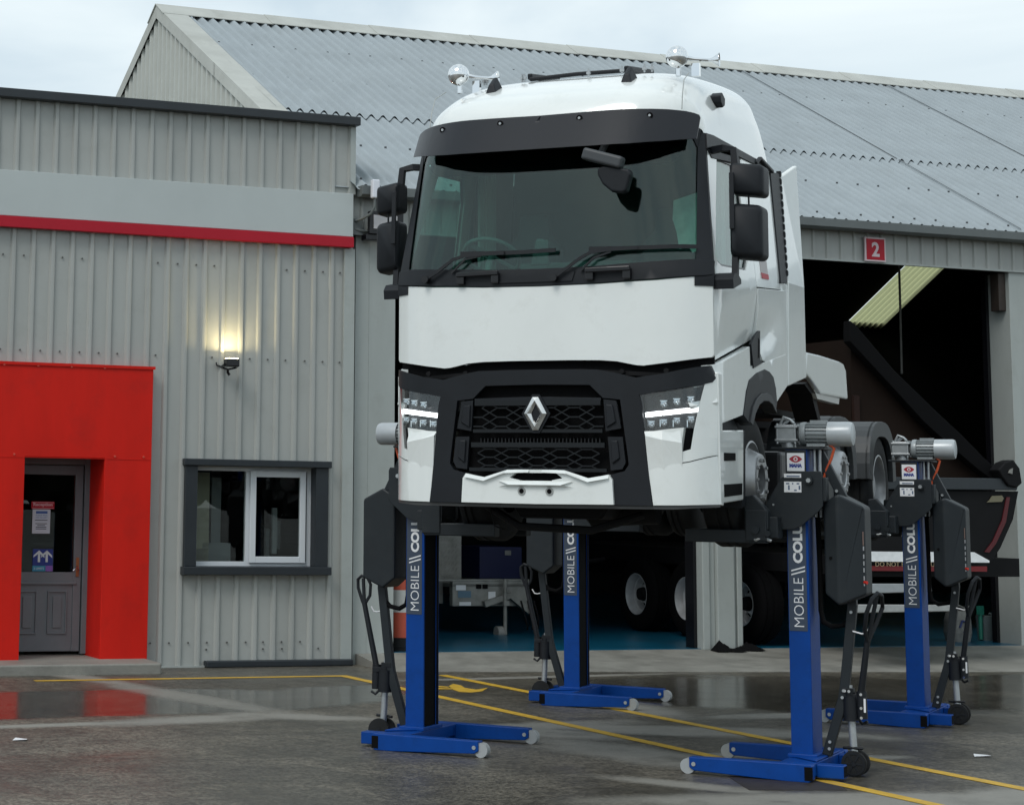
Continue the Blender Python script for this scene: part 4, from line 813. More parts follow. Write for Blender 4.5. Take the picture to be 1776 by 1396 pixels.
    m=MB(); c=Vector((sg*1.075,0.80,5.085)); m.px([(0.73,5.10),(0.79,5.135),(0.87,5.10),(0.86,5.04),(0.80,5.015),(0.74,5.05)],sg*1.03,sg*1.115); TBd(m,'side_marker',BLK,bevel=0.01)
    # lined pieces of curtain / seats belong to the interior below
# roof hatch rail, small studs
m=MB(); m.bar([(-0.40,0.62,5.322),(0,0.62,5.335),(0.40,0.62,5.332)],0.04,0.03); m.bar([(-0.40,0.62,5.345),(-0.40,1.3,5.44)],0.04,0.05); m.bar([(0.40,0.62,5.345),(0.40,1.3,5.44)],0.04,0.05); TBd(m,'roof_hatch',BLK,bevel=0.01)
m=MB()
for x in (-0.72,-0.70,-0.40,-0.38,0.15,0.42,0.60,0.66): m.cyl((x,0.45,5.27),(x,0.45,5.335),0.008,seg=8); m.box(x-.015,x+.015,0.44,0.46,5.29,5.31)
TBd(m,'roof_studs',STEEL)
# front kerb mirror hanging below the visor
m=MB(); T_=Matrix.Translation((0.545,-0.40,4.475))@Matrix.Rotation(R(17),4,'Y'); m.box(-0.155,0.155,-0.05,0.05,-0.045,0.045,T=T_); m.bar([(0.50,-0.33,4.52),(0.5,-0.1,4.70)],0.05,0.05); fm=TBd(m,'kerb_mirror',mat('grey_plastic',(0.045,0.05,0.055),0.45),bevel=0.02,segs=3)
m=MB(); m.py([(0.50,4.40),(0.55,4.42),(0.74,4.385),(0.755,4.35),(0.72,4.225),(0.69,4.21),(0.61,4.225),(0.54,4.285),(0.505,4.35)],-0.42,-0.33); TBd(m,'mirror_head',BLK,fm,bevel=0.025,segs=3)
# ---- interior
CI=mat('cab_lining',(0.13,0.16,0.16),0.85,var=.15,vscale=3); CD=mat('cab_dark_trim',(0.10,0.12,0.125),0.6)
m=MB(); m.add([(-1.08,2.0,3.1),(1.08,2.0,3.1),(1.05,2.0,5.0),(-1.05,2.0,5.0)],[(0,1,2,3)]); m.add([(-1.1,0.08,3.1),(1.1,0.08,3.1),(1.1,2.0,3.1),(-1.1,2.0,3.1)],[(0,1,2,3)]); m.add([(-.95,0.12,4.86),(.95,0.12,4.86),(1.0,2.0,5.0),(-1.0,2.0,5.0)],[(0,1,2,3)])
for sg in (-1,1): m.add([(sg*1.14,1.15,3.1),(sg*1.14,2.0,3.1),(sg*1.05,2.0,4.9),(sg*1.05,1.15,4.9)],[(0,1,2,3)])
m.mi=1; m.box(-1.0,1.0,1.35,1.95,3.4,3.95)
cabin=TBd(m,'cabin_lining',[CI,CD],recalc=False,sharp=None)
m=MB(); m.prism([(-1.17,0.0),(1.17,0.0),(1.17,0.42),(-1.17,0.42)],lambda a,b,k:Vector((a,S_top(a,3.7)+0.05+b,3.2 if k==0 else 3.70-0.10*b))); m.box(-0.35,0.55,0.25,0.5,3.55,3.80); m.box(-0.08,0.02,-0.13,-0.10,3.74,3.93); m.prism([(-.13,3.74),(.03,3.74),(-.02,3.94),(-.08,3.94)],lambda a,b,k:Vector((a,-0.12+0.02*k,b))); TBd(m,'dashboard',CD,cabin,bevel=0.03)
m=MB(); cc=Vector((-0.60,0.30,3.87)); ax=Vector((0,0.55,0.85)).normalized(); ring=[]; a_=ax.orthogonal().normalized(); b_=ax.cross(a_)
m.tube([cc+(a_*math.cos(2*PI*k/24)+b_*math.sin(2*PI*k/24))*0.22 for k in range(25)],0.017); m.tube([cc-a_*.21,cc,cc+a_*.21],0.02); m.cyl(cc,cc+ax*-0.25,0.03); TBd(m,'steering_wheel',mat('wheel_trim_grey',(0.22,0.26,0.26),.5),cabin)
for x in (-0.62,0.55):
    m=MB(); m.box(x-.25,x+.25,0.75,1.25,3.35,3.52); m.prism([(x-.25,3.5),(x+.25,3.5),(x+.24,4.05),(x+.14,4.15),(x+.13,4.33),(x-.13,4.33),(x-.14,4.15),(x-.24,4.05)],lambda a,b,k:Vector((a,1.15+0.14*k+0.2*(b-3.5),b))); TBd(m,'seat',mat('seat_fabric',(0.10,0.12,0.125),0.9),cabin,bevel=0.03)
cur=mat('grey_curtain',(0.42,0.48,0.46),0.9)
for sg in (-1,1):
    m=MB(); K=24; vs=[]
    for z in (3.65,4.75):
        for i in range(K+1): f=i/K; vs.append((sg*(1.02-0.10*f+0.02*math.sin(f*40)),1.10+0.1*f+0.02*math.cos(f*40),z))
    m.smooth=True; m.add(vs,[(i,i+1,K+2+i,K+1+i) for i in range(K)]); TBd(m,'curtain',cur,cabin,recalc=False)
# ragged bright paper behind the windscreen on the right
m=MB(); pp=[(0.86,4.24),(1.0,4.28),(1.08,4.30),(1.07,4.06),(1.03,4.0),(1.06,3.93),(1.05,3.86),(1.0,3.84),(0.97,3.885),(0.90,3.87),(0.88,4.0),(0.85,4.1)]
m.py(pp,0.30,0.305); TBd(m,'paper_sheet',mat('window_paper',(0.75,0.8,0.77),0.7,var=.2,vscale=10),cabin)
# ---- chassis, axles, tanks
m=MB()
for sg in (-1,1): m.box(sg*0.38-.04,sg*0.38+.04,-0.1,7.0,2.30,2.55)
for y in (0.1,2.2,3.3,5.0,6.6): m.box(-0.38,0.38,y-.06,y+.06,2.32,2.50)
ch=TBd(m,'chassis',FRAME,bevel=0.006)
m=MB(); m.prism([(-0.55,2.9),(0.55,2.9),(0.5,2.15),(0.32,1.86),(-0.32,1.86),(-0.5,2.15)],lambda a,b,k:Vector((a,0.15+1.5*k,b))); m.cyl((0,1.6,2.3),(0,3.2,2.25),0.28); TBd(m,'engine',FRAME,ch,bevel=0.03)
m=MB(); m.cyl((0.1,0.6,1.90),(0.62,0.6,1.93),0.10); m.tube([(-.6,0.2,1.95),(-.3,0.1,1.80),(0.25,0.15,1.78),(0.6,0.3,1.9)],0.03); m.tube([(-0.5,0.0,1.95),(-0.46,0.0,1.80),(-0.38,0.02,1.77)],0.006); m.box(-1.1,1.1,-0.15,0.5,1.955,1.985); TBd(m,'underbody',FRAME,ch)
for sg in (-1,1):
    m=MB(); m.cyl((sg*0.85,2.2,2.35),(sg*0.85,3.5,2.35),0.32,seg=24) if sg<0 else m.box(0.5,1.15,2.25,3.3,2.0,2.42); TBd(m,'fuel_tank',mat('tank_dark',(0.018,0.018,0.02),0.4),ch,bevel=0.03)
# white rear side fairing over the tank
pts=[(2.82,3.262),(3.3,3.268),(4.05,3.262),(4.22,3.25),(4.31,3.20),(4.36,2.94),(3.3,2.935),(2.95,3.04),(2.75,3.08)]
m=MB(); m.px(pts,1.20,1.25); TBd(m,'rear_side_fairing',WHITE,bevel=0.015); m=MB(); m.px([(3.16,2.935),(3.22,2.89),(4.05,2.88),(4.08,2.935)],1.17,1.235); TBd(m,'fairing_lip',mat('light_trim',(0.5,0.5,0.48),.5))
m=MB(); m.px([(3.0,3.02),(3.3,2.93),(3.5,2.70),(3.4,2.7),(3.15,2.93),(2.9,3.0)],1.0,1.2); m.box(-0.3,0.9,2.9,3.9,2.75,2.80); TBd(m,'fairing_bracket',FRAME)
# ---- wheels
HUBZ=2.18
def tyre(mb,c,ax,w=0.30,r=0.52):
    h=w/2; mb.lathe([(.29,h-.01),(.32,h),(.40,h+.005),(.47,h-.01),(.505,h-.03),(.52,h-.055),(.52,h-.075),(.508,h-.077),(.508,h-.09),(.52,h-.092),(.52,.02),(.508,.018),(.508,-.018),(.52,-.02),(.52,-h+.055),(.505,-h+.03),(.47,-h+.01),(.40,-h-.005),(.32,-h),(.29,-h+.01)],c,ax,seg=48)
def wheel(x,y,z,kind):
    sg=1 if x>0 else -1; ax=(sg,0,0); c=Vector((x,y,z)); m=MB(); tyre(m,c,ax)
    if kind=='rear': tyre(m,c-Vector((sg*0.34,0,0)),ax)
    t=TBd(m,'wheel',RUB,sharp=50); m=MB()
    if kind=='front':
        m.lathe([(.295,.135),(.30,.145),(.285,.15),(.275,.125),(.262,.10),(.25,.105),(.225,.15),(.205,.195),(.195,.215),(.190,.218),(.115,.218),(.108,.210),(.108,.12),(.0,.11)],c,ax,seg=40)
        for k in range(10): a=2*PI*k/10; p=c+Vector((sg*.218,math.cos(a)*.153,math.sin(a)*.153)); m.cyl(p,p+Vector((sg*.016,0,0)),.015,.013,seg=6)
        m.cyl(c+Vector((sg*.121,0,0)),c+Vector((sg*.15,0,0)),.07,.05,seg=20)
    else:
        m.lathe([(.295,.135),(.302,.148),(.285,.15),(.272,.125),(.262,.08),(.255,-.02),(.235,-.06),(.19,-.075),(.135,-.075),(.13,-.06),(.125,.06),(.11,.09),(.0,.095)],c,ax,seg=40)
        for k in range(10): a=2*PI*k/10; p=c+Vector((-sg*.072,math.cos(a)*.168,math.sin(a)*.168)); m.cyl(p,p+Vector((sg*.04,0,0)),.016,.013,seg=6)
    TBd(m,'rim',RIM,t,sharp=40)
    if kind=='mid':
        m=MB(); a0=[c+Vector((sg*(.16),math.cos(R(a))*.27,math.sin(R(a))*.27)) for a in range(100,170,10)]; m.tube(a0,.022); TBd(m,'orange_strap',mat('orange_strap',(0.6,0.10,0.02),.5),t)
for sg in (1,-1):
    wheel(sg*1.00,1.36,HUBZ,'front'); wheel(sg*1.00,4.31-.03,HUBZ+.09,'front' if True else 'mid'); wheel(sg*1.03,6.0,HUBZ,'rear')
m=MB(); m.cyl((-.9,1.36,HUBZ),(.9,1.36,HUBZ),.07); m.cyl((-.9,4.28,HUBZ+.09),(.9,4.28,HUBZ+.09),.07); m.cyl((-.7,6.0,HUBZ),(.7,6.0,HUBZ),.12); m.ball((0,6.0,HUBZ),.28); TBd(m,'axles',FRAME,ch)
def guard(y,z,x0,x1,r,a0,a1,name='mudguard'):
    m=MB(); K=18; O=[];I=[]
    for k in range(K+1):
        a=R(a0+(a1-a0)*k/K); ca,sa=math.cos(a),math.sin(a); e=0.7
        cy=math.copysign(abs(ca)**e,ca)*r; cz=math.copysign(abs(sa)**e,sa)*r; O.append((y-cy,z+cz)); I.append((y-cy*0.955,z+cz*0.955))
    m.px(O+I[::-1],x0,x1); 
    for xe in ((x1-.03,x1+.02) if x1>0 else (x0-.02,x0+.03),): m.px([(y+(a-y)*1.0,z+(b-z)*1.0) for a,b in O]+[(y+(a-y)*.80,z+(b-z)*.80) for a,b in I[::-1]],*xe)
    TBd(m,name,mat('mudguard_black',(0.030,0.034,0.037),0.5,var=.15,vscale=4),bevel=0.006)
for sg in (1,-1):
    xa,xb=(0.68,1.20) if sg>0 else (-1.20,-0.68)
    guard(4.22,HUBZ+.0,xa,xb,0.60,0,178); guard(6.0,HUBZ,xa,xb,0.62,2,178)
    m=MB(); m.box(sg*1.20-.005,sg*1.20+.012,5.42,5.50,2.38,2.45); TBd(m,'marker_lamp',mat('amber_lens',(0.6,0.14,0.03),.3))
# fifth wheel + rear underrun
m=MB(); m.cyl((0,5.2,2.70),(0,5.2,2.76),.48,seg=28); m.box(-.5,.5,4.9,5.5,2.55,2.7); TBd(m,'coupling_plate',FRAME,ch)
# ================================================================== LIFTING COLUMNS
def make_column():
    root=bpy.data.objects.new('lifting_column',None); COL.objects.link(root)
    B=lambda mb,name,mt,parent=None,**k: mb.build(name,mt,parent or root,**k)
    m=MB(); m.box(-.08,.08,-.16,-.152,0.05,2.41); m.box(-.08,.08,.152,.16,0.05,2.41); m.box(.072,.08,-.152,.152,0.05,2.41); m.box(-.08,-.072,-.152,-.10,0.05,2.41); m.box(-.08,-.072,.10,.152,.05,2.41)
    col=B(m,'mast',BLUE,bevel=0.004)
    m=MB(); m.box(-.070,.065,-.145,.145,0.06,2.40); m.box(-.084,-.073,-.14,-.105,.12,2.38); m.box(-.084,-.073,.105,.14,.12,2.38); B(m,'mast_guide',BLK2,col)
    m=MB(); m.box(-.074,.062,-.1635,-.1605,1.052,2.05); m.box(-.062,.074,.1605,.1635,1.052,2.05); B(m,'grey_band',NAVYB,col)
    m=MB(); m.box(-.078,.078,-.168,-.164,2.20,2.405); m.box(-.078,.078,.164,.168,2.20,2.405); B(m,'upper_shroud',CHAR,col)
    for sg in (-1,1):
        # text reads upwards: text x -> +z, text y -> towards -x (seen from the front)
        F=frame((sg*0.0,0,0),(0,0,1),(-1 if sg<0 else 1,0,0),(0,sg,0))
        m=MB(); y=sg*.1642
        def tt(txt,z0,z1,hh,bold): 
            T=Matrix.Translation(((hh/2) if sg<0 else (-hh/2),y,z0))@F; addtext(m,txt,0.1,T,bold=bold,width=z1-z0,height=hh,extr=.0008)
        tt('MOBILE',1.083,1.445,0.074,-0.0012); tt('COLUMN',1.555,2.015,0.074,0.0045)
        for z in (1.463,1.492): 
            q=[(-.052,z),(-.052,z+.011),(.052,z+.042),(.052,z+.031)]; m.prism([(a*-sg,b) for a,b in q],lambda a,b,k:Vector((a,y+sg*.0008*(2*k-1),b)))
        B(m,'lettering',LETTER,col)
    # motor + gearbox + cap
    m=MB(); m.box(-.19,.20,-.17,.17,2.41,2.425); B(m,'cap_plate',CHAR,bevel=0.003)
    m=MB(); m.cyl((-.09,0,2.425),(-.09,0,2.47),.055); m.box(-.17,-.02,-.065,.065,2.465,2.60)
    for x in (-.165,-.03):
        for y in (-.055,.055): m.cyl((x,y,2.455),(x,y,2.61),.012,seg=8)
    m.box(-.18,-.005,-.078,.078,2.475,2.49); m.box(-.18,-.005,-.078,.078,2.575,2.59); m.cyl((-.14,0,2.6),(-.08,0,2.645),.014,seg=8); m.tube([(-.15,-.03,2.60),(-.12,-.03,2.66),(-.07,-.03,2.64),(-.04,-.03,2.61)],.012)
    B(m,'gearbox',STEEL,bevel=0.006)
    m=MB(); m.lathe([(.0,-.01),(.05,-.01),(.088,.015),(.092,.03),(.092,.055),(.08,.06)],(-.005,0,2.53),(1,0,0),seg=28)
    m.cyl((.05,0,2.53),(.225,0,2.53),.074,seg=24)
    for k in range(18):
        a=2*PI*k/18; 
        if abs(math.sin(a))<.99: m.bar([(.055,math.cos(a)*.08,2.53+math.sin(a)*.08),(.22,math.cos(a)*.08,2.53+math.sin(a)*.08)],.004,.018,upv=(0,math.cos(a),math.sin(a)))
    m.box(.06,.20,-.06,.06,2.435,2.455); m.box(.08,.20,-.02,.06,2.60,2.635); B(m,'motor_body',MOTOR)
    m=MB(); m.lathe([(.094,.222),(.094,.385),(.086,.405),(.06,.412),(0,.413)],(-.005,0,2.53),(1,0,0),seg=32); B(m,'motor_cowl',mat('motor_cowl_grey',(0.42,0.45,0.47),.32,metal=.15,var=.08,vscale=8))
    m=MB(); m.tube([(.22,-.03,2.455),(.26,-.02,2.42),(.235,-.02,2.34),(.20,-.02,2.27),(.17,-.01,2.18)],.011); B(m,'orange_cable',mat('orange_cable',(0.55,0.09,0.03),.5))
    # guide rods beside mast at the top
    m=MB(); 
    for x in (.115,.155): m.cyl((x,-.05,1.9),(x,-.05,2.41),.014,seg=10)
    B(m,'lift_rods',STEEL)
    # carriage: side plates either side of the mast
    pl=[(.075,2.245),(.20,2.245),(.212,2.22),(.212,1.985),(.19,1.955),(.045,1.832),(-.015,1.808),(-.19,1.80),(-.225,1.84),(-.225,1.98),(-.155,2.10),(-.10,2.19),(-.045,2.225)]
    m=MB(); m.py(pl,-.235,-.215); m.py(pl,.215,.235); car=B(m,'carriage_plate',CHAR,bevel=0.004)
    m=MB(); m.box(-.20,-.10,-.215,.215,1.83,2.0); m.box(.10,.20,-.215,.215,2.0,2.2); m.box(.20,.235,-.22,-.12,2.02,2.20); B(m,'carriage_block',CHAR,car,bevel=0.006)
    for sg in (-1,1):
        m=MB(); y0,y1=(-.236,-.2385) if sg<0 else (.236,.2385); X=lambda a:a if sg<0 else -a
        def bx(a0,a1,z0,z1,off=0.0): 
            lo,hi=sorted((X(a0),X(a1))); ya,yb=sorted((y0-sg*0,y1+sg*off)); m.box(lo,hi,min(y0,y1+sg*off),max(y0,y1+sg*off),z0,z1)
        if sg<0:
            bx(-.075,.055,2.195,2.225); bx(-.075,.055,2.085,2.165); m.mi=1
            for a,z,w_,h_ in ((-.06,2.15,.025,.01),(-.045,2.12,.012,.035),(-.015,2.15,.01,.01),(.02,2.15,.02,.01),(.035,2.12,.012,.03),(.0,2.10,.02,.01),(-.055,2.205,.10,.01)): bx(a,a+w_,z-h_/2,z+h_/2,.0008)
            B(m,'warning_label',[LETTER,mat('label_ink',(.08,.12,.2),.5)],car)
        m=MB(); m.cyl((.115*(1),sg*.235,2.175),(.115,sg*.262,2.175),.030,seg=16); m.mi=1; m.cyl((.115,sg*.26,2.175),(.115,sg*.272,2.175),.018,seg=6); m.cyl((-.16,sg*.235,1.99),(-.16,sg*.242,1.99),.008,seg=8)
        m.mi=1; m.cyl((-.13,sg*.235,1.845),(-.13,sg*.275,1.845),.022,seg=12); m.mi=0; m.cyl((-.13,sg*.235,1.845),(-.13,sg*.25,1.845),.038,seg=16); B(m,'pivot_bolt',[CHAR,STEEL],car)
    # maker's plate: white label with a red eye and blue lettering, on the shroud
    for sg in (-1,1):
        m=MB(); X=-1 if sg>0 else 1; yy=sg*.1685
        m.box(-.066,.066,min(yy,yy+sg*.0015),max(yy,yy+sg*.0015),2.245,2.382); ya=yy+sg*.002
        def ply(pts,mi,d=.0): m.mi=mi; m.prism(pts,lambda a,b,k:Vector((a,ya+sg*(d+.0008*k),b)))
        lens=[(.046*math.sin(R(t))*1.0,2.338+.026*math.cos(R(t))) for t in range(0,360,15)]
        lens=[( .050*(t/10), 2.336+.026*(1-(t/10)**2)) for t in range(-10,11,2)]+[( .050*(t/10), 2.336-.026*(1-(t/10)**2)) for t in range(8,-10,-2)]
        ply(lens,1); ply([(.016*math.cos(R(t)),2.336+.016*math.sin(R(t))) for t in range(0,360,24)],0,.001); ply([(.009*math.cos(R(t)),2.336+.009*math.sin(R(t))) for t in range(0,360,30)],1,.002)
        m.mi=2; F=frame((0,0,0),(X,0,0),(0,0,1),(0,sg,0)); addtext(m,'MAHA',.05,Matrix.Translation((-X*.048,ya+sg*.0005,2.272))@F,bold=.004,width=.096,height=.030,extr=.0006)
        B(m,'maker_plate',[LETTER,mat('label_red',(.35,.02,.04),.4),mat('label_blue',(.01,.03,.22),.4)],col)
    # forks that cradle the tyre
    for sg in (-1,1):
        y=sg*.36; m=MB(); m.box(-.80,-.18,y-.055,y+.055,1.70,1.80); m.box(-.33,-.17,y-.065,y+.065,1.715,1.95); m.py([(-.34,1.80),(-.34,2.05),(-.27,2.06),(-.16,1.94),(-.16,1.80)],y-.05,y+.05); m.box(-.20,-.10,min(y,sg*.2),max(y,sg*.2),1.74,1.90)
        if sg<0: m.cyl((-.25,y-.065,1.80),(-.25,y-.09,1.80),.03); m.cyl((-.16,y-.06,1.775),(-.16,y-.09,1.775),.022)
        B(m,'fork',CHAR,bevel=0.008)
    m=MB(); m.tube([(-.30,-.40,1.735),(-.25,-.42,1.725),(-.20,-.41,1.74),(-.14,-.40,1.72)],.012); B(m,'lock_pin',STEEL)
    # base frame
    bs=B
    m=MB()
    for sg in (-1,1):
        y=sg*.56; m.py([(-.70,.028),(.0,.0),(.15,.0),(.175,.02),(.175,.115),(.16,.13),(-.735,.125),(-.735,.05)],y-.05,y+.05)
    m.box(-.09,.165,-.51,.51,.03,.125); m.box(-.10,.12,-.20,.20,.125,.155); m.box(.165,.36,-.42,-.30,.02,.115); m.box(.165,.36,.30,.42,.02,.115)
    m.prism([(-.08,-.16),(.16,-.40),(.16,.40),(-.08,.16)],lambda a,b,k:Vector((a,b,.127+.012*k))); base=B(m,'base_frame',BLUE,bevel=0.006)
    m=MB(); m.box(.12,.177,-.612,-.595,.015,.112); m.box(.12,.177,.595,.612,.015,.112)
    for sg in (-1,1):
        for yy in (.30,.42): m.box(.359,.362,sg*.36-.05,sg*.36+.05,.03,.105)
    B(m,'rubber_buffer',BLK2,base)
    for sg in (-1,1):
        m=MB(); m.cyl((-.75,sg*.56-.035,.056),(-.75,sg*.56+.035,.056),.056,seg=24); m.mi=1; m.cyl((-.70,sg*.56-.056,.075),(-.70,sg*.56+.056,.075),.016,seg=12); B(m,'roller',[mat('nylon_white',(.36,.38,.39),.4),STEEL],base)
    # bent strut with control box
    m=MB(); m.bar([(.13,0,2.42),(.31,0,2.06),(.365,0,1.25),(.29,0,.62),(.28,0,.56),(.15,0,.14)],.07,.055,upv=(0,1,0)); st=B(m,'strut',CHAR,bevel=0.005)
    m=MB(); 
    for p in ((.29,-.04,.62),(.28,-.04,.57),(.175,-.04,.19),(.18,-.04,.24),(.36,-.04,1.2),(.275,-.04,2.10)): m.cyl(p,(p[0],p[1]-.006,p[2]),.012,seg=8)
    B(m,'bolts',STEEL,st)
    m=MB(); o=[(.20,2.01),(.31,2.075),(.485,1.985),(.49,1.96),(.49,1.335),(.31,1.252),(.20,1.335)]
    f=[(x,-.20 if abs(x-.31)<.01 else (-.165 if x<.31 else -.10),z) for x,z in o]; bk=[(x,.13,z) for x,z in o]; n=7
    m.add(f+bk,[(0,1,5,6),(1,2,3,4,5),tuple(range(13,6,-1))]+[(i,(i+1)%n,(i+1)%n+n,i+n) for i in range(n)]); cbx=B(m,'control_box',CHAR,bevel=0.014,sharp=25)
    m=MB()
    for z in (1.66,1.60,1.55,1.50,1.44,1.40): m.box(.474,.482,-.109,-.097,z,z+.032)
    m.mi=1; m.box(.474,.480,-.110,-.098,1.70,1.80); m.mi=2; m.cyl((.478,-.10,1.425),(.50,-.12,1.425),.012); m.mi=3; m.cyl((.25,-.18,1.60),(.25,-.188,1.60),.012)
    B(m,'buttons',[mat('button_grey',(.30,.31,.33),.4),mat('display_amber',(.20,.13,.11),.3),mat('button_red',(.5,.02,.01),.4,),BLK2],cbx)
    m=MB(); m.tube([(.11,.03,1.95),(.12,.03,1.5),(.12,.03,1.2),(.14,.02,1.12),(.20,.02,1.085),(.29,.01,1.10),(.34,0,1.14)],.02); B(m,'hose',BLK2,st)
    m=MB(); m.tube([(.37,-.04,1.06),(.44,-.06,1.045),(.47,-.06,1.05),(.495,-.06,1.09)],.006); B(m,'cable_hook',LETTER,st)
    # jacking trolley: twin wheels, hydraulic ram, pump, drawbar
    m=MB(); 
    for y in (-.06,.06):
        m.lathe([(.0,-.018),(.075,-.018),(.092,-.016),(.095,0),(.092,.016),(.075,.018),(0,.018)],(.36,y,.095),(0,1,0),seg=28)
    wh=B(m,'trolley_wheel',RUB)
    m=MB()
    for k in range(6):
        a=2*PI*k/6; m.bar([(.36+math.cos(a)*.02,-.079,.095+math.sin(a)*.02),(.36+math.cos(a)*.072,-.079,.095+math.sin(a)*.072)],.012,.006,upv=(0,1,0))
    m.cyl((.36,-.085,.095),(.36,.085,.095),.018); m.lathe([(.070,-.082),(.082,-.082),(.082,-.076),(.070,-.076)],(.36,0,.095),(0,1,0),seg=24); B(m,'wheel_spokes',BLK,wh)
    m=MB(); m.tube([(.355,0,.12),(.345,0,.22),(.335,0,.42)],.028,seg=14); m.tube([(.33,0,.62),(.33,0,.66)],.018); B(m,'ram',STEEL)
    m=MB(); m.cyl((.335,0,.40),(.332,0,.58),.058,.056,seg=20); m.cyl((.332,0,.58),(.331,0,.61),.04,seg=16); m.cyl((.42,-.01,.42),(.415,-.01,.62),.038,seg=14); m.box(.31,.44,-.03,.03,.56,.60); m.box(.27,.36,-.03,.03,.60,.64); m.tube([(.38,.0,.42),(.41,.03,.38),(.45,.02,.40)],.012); m.tube([(.27,0,.20),(.33,-.02,.205),(.42,-.02,.205)],.012)
    pu=B(m,'pump',BLK,bevel=0.004)
    m=MB(); 
    for p in ((.42,-.045,.60),(.42,-.045,.50),(.335,-.055,.62),(.30,-.035,.62),(.42,-.045,.43)): m.cyl(p,(p[0],p[1]-.012,p[2]),.011,seg=8)
    m.mi=1; m.box(.438,.452,-.048,-.040,.47,.57); B(m,'pump_bolts',[CHROME,LETTER],pu)
    return root
def add_handle(root,edge):
    m=MB()
    if not edge:
        base=Vector((.42,-.01,.60)); top=Vector((.545,-.03,1.12)); m.tube([base,top],[.026,.022],seg=10)
        L=[Vector((.545,-.03,1.10)),Vector((.50,-.045,1.18)),Vector((.497,-.05,1.27)),Vector((.525,-.05,1.325)),Vector((.58,-.05,1.34)),Vector((.615,-.05,1.31)),Vector((.61,-.045,1.24)),Vector((.565,-.035,1.13)),Vector((.545,-.03,1.10))]
        m.tube(L,.014,seg=8); m.tube([(.545,-.03,1.12),(.565,-.05,1.32)],.016)
    else:
        m.tube([(.415,-.02,.60),(.48,-.06,1.00)],[.026,.022],seg=10)
        L=[(.48,-.06,.98),(.475,-.12,1.08),(.50,-.17,1.20),(.54,-.16,1.31),(.57,-.10,1.35),(.585,-.02,1.33),(.575,.05,1.24),(.53,.03,1.12),(.48,-.06,.98)]
        m.tube(L,.016,seg=8); m.tube([(.49,-.07,1.02),(.56,-.07,1.33)],.016)
    m.build('drawbar_handle',BLK,root)
colA=make_column()
spots=[('R',1.52,1.37,0.0,'blue lifting column at the front right wheel of the truck, nearest of the four'),
       ('L',-1.63,1.37,PI,'blue lifting column below the left front corner of the cab'),
       ('BR',1.53,5.80,0.0,'blue lifting column at the rear wheels, rightmost and beside the open bay'),
       ('BL',-1.80,5.72,PI,'blue lifting column seen beneath the raised cab in front of the shed, farthest left at the back')]
roots=[colA]+[copy_tree(colA) for _ in range(3)]
for rt_,(k,x,y,a,lab) in zip(roots,spots):
    rt_.matrix_world=TM@Matrix.Translation((x,y,0))@Matrix.Rotation(a,4,'Z'); tag(rt_,lab,'lifting column','mobile lifting columns round the truck'); add_handle(rt_,k in('R','BR'))
# ================================================================== THINGS INSIDE THE SHED
def hall(name,pt,label,cat): return empty(name,BM,pt,label,cat)
GREYM=mat('dull_grey_metal',(0.26,0.26,0.24),0.5,metal=.2,var=.3,vscale=5,damt=.4,dirt=(.04,.04,.035),dscale=6)
# plant trailer in bay 1
Z0=0.136
def Q(px,py,n): p=bl(px,py,n); return p
tp=Vector((13.3,28,Z0)); t=hall('plant_trailer',tp,'grey plant trailer with tread plate ramp and jockey wheel, dim inside the left bay','trailer')
a=Q(785,1008,27);b=Q(918,1048,27)
m=MB(); m.box(a.x,b.x,27,27.1,b.z-.02,a.z); m.box(12.3,b.x,27.0,27.2,a.z,a.z+.03); m.box(a.x,b.x,27,30,a.z-.08,a.z-.03); m.box(12.35,a.x,27.3,27.4,b.z,a.z); m.build('body',GREYM,t,off=tp,bevel=.006)
m=MB(); m.mi=0; m.box(a.x+.05,a.x+.20,26.992,26.998,a.z-.12,a.z-.05); m.mi=1; m.box(a.x+.08,a.x+.28,26.990,26.996,a.z-.22,a.z-.13); m.mi=0; m.box(a.x+.10,a.x+.28,26.992,26.998,a.z-.33,a.z-.28); m.box(a.x+.55,a.x+.66,26.992,26.998,a.z-.26,a.z-.14); m.mi=2; m.box(a.x+.36,a.x+.44,26.992,26.998,a.z-.10,a.z-.04); m.box(a.x+.46,a.x+.54,26.992,26.998,a.z-.10,a.z-.04); m.build('stickers',[LETTER,mat('dull_blue_sticker',(.1,.18,.25),.5),BLK2],t,off=tp)
r0=Q(725,935,27.6); r1=Q(800,1003,27.6)
m=MB(); m.box(r0.x,r1.x,27.6,27.66,r1.z,r0.z+.3)
for i in range(12):
    for j in range(9):
        u=r0.x+.05+.055*i; z=r1.z+.04+.085*j
        if u<r1.x-.03: m.bar([(u-.018,27.595,z-.02),(u+.018,27.595,z+.02)],.012,.012)
m.build('ramp',GREYM,t,off=tp)
j0=Q(876,1035,26.9); j1=Q(868,1100,26.9)
m=MB(); m.cyl((j0.x,26.9,j1.z-.0),(j0.x,26.9,j0.z+.25),.028); m.bar([(j0.x-.3,26.95,j0.z-.1),(j0.x+.1,26.95,j0.z+.02),(j0.x+.4,26.95,j0.z-.2)],.08,.08); m.cyl((j0.x-.05,26.9,j1.z+.02),(j0.x,26.9,j1.z+.02),.03); m.box(j0.x-.04,j0.x+.04,26.85,26.88,j0.z-.12,j0.z-.05); m.mi=1; m.cyl((j0.x-.14,26.9,j1.z+.03),(j0.x-.05,26.9,j1.z+.03),.085,seg=20); m.build('jockey_wheel',[GREYM,mat('pale_wheel',(.25,.25,.24),.5)],t,off=tp)
m=MB(); 
for k in range(3): m.tube([(j0.x+.25+.1*k,26.9,j0.z-.05),(j0.x+.3+.1*k,26.85,j0.z-.3),(j0.x+.35+.08*k,26.9,j0.z-.45)],.012)
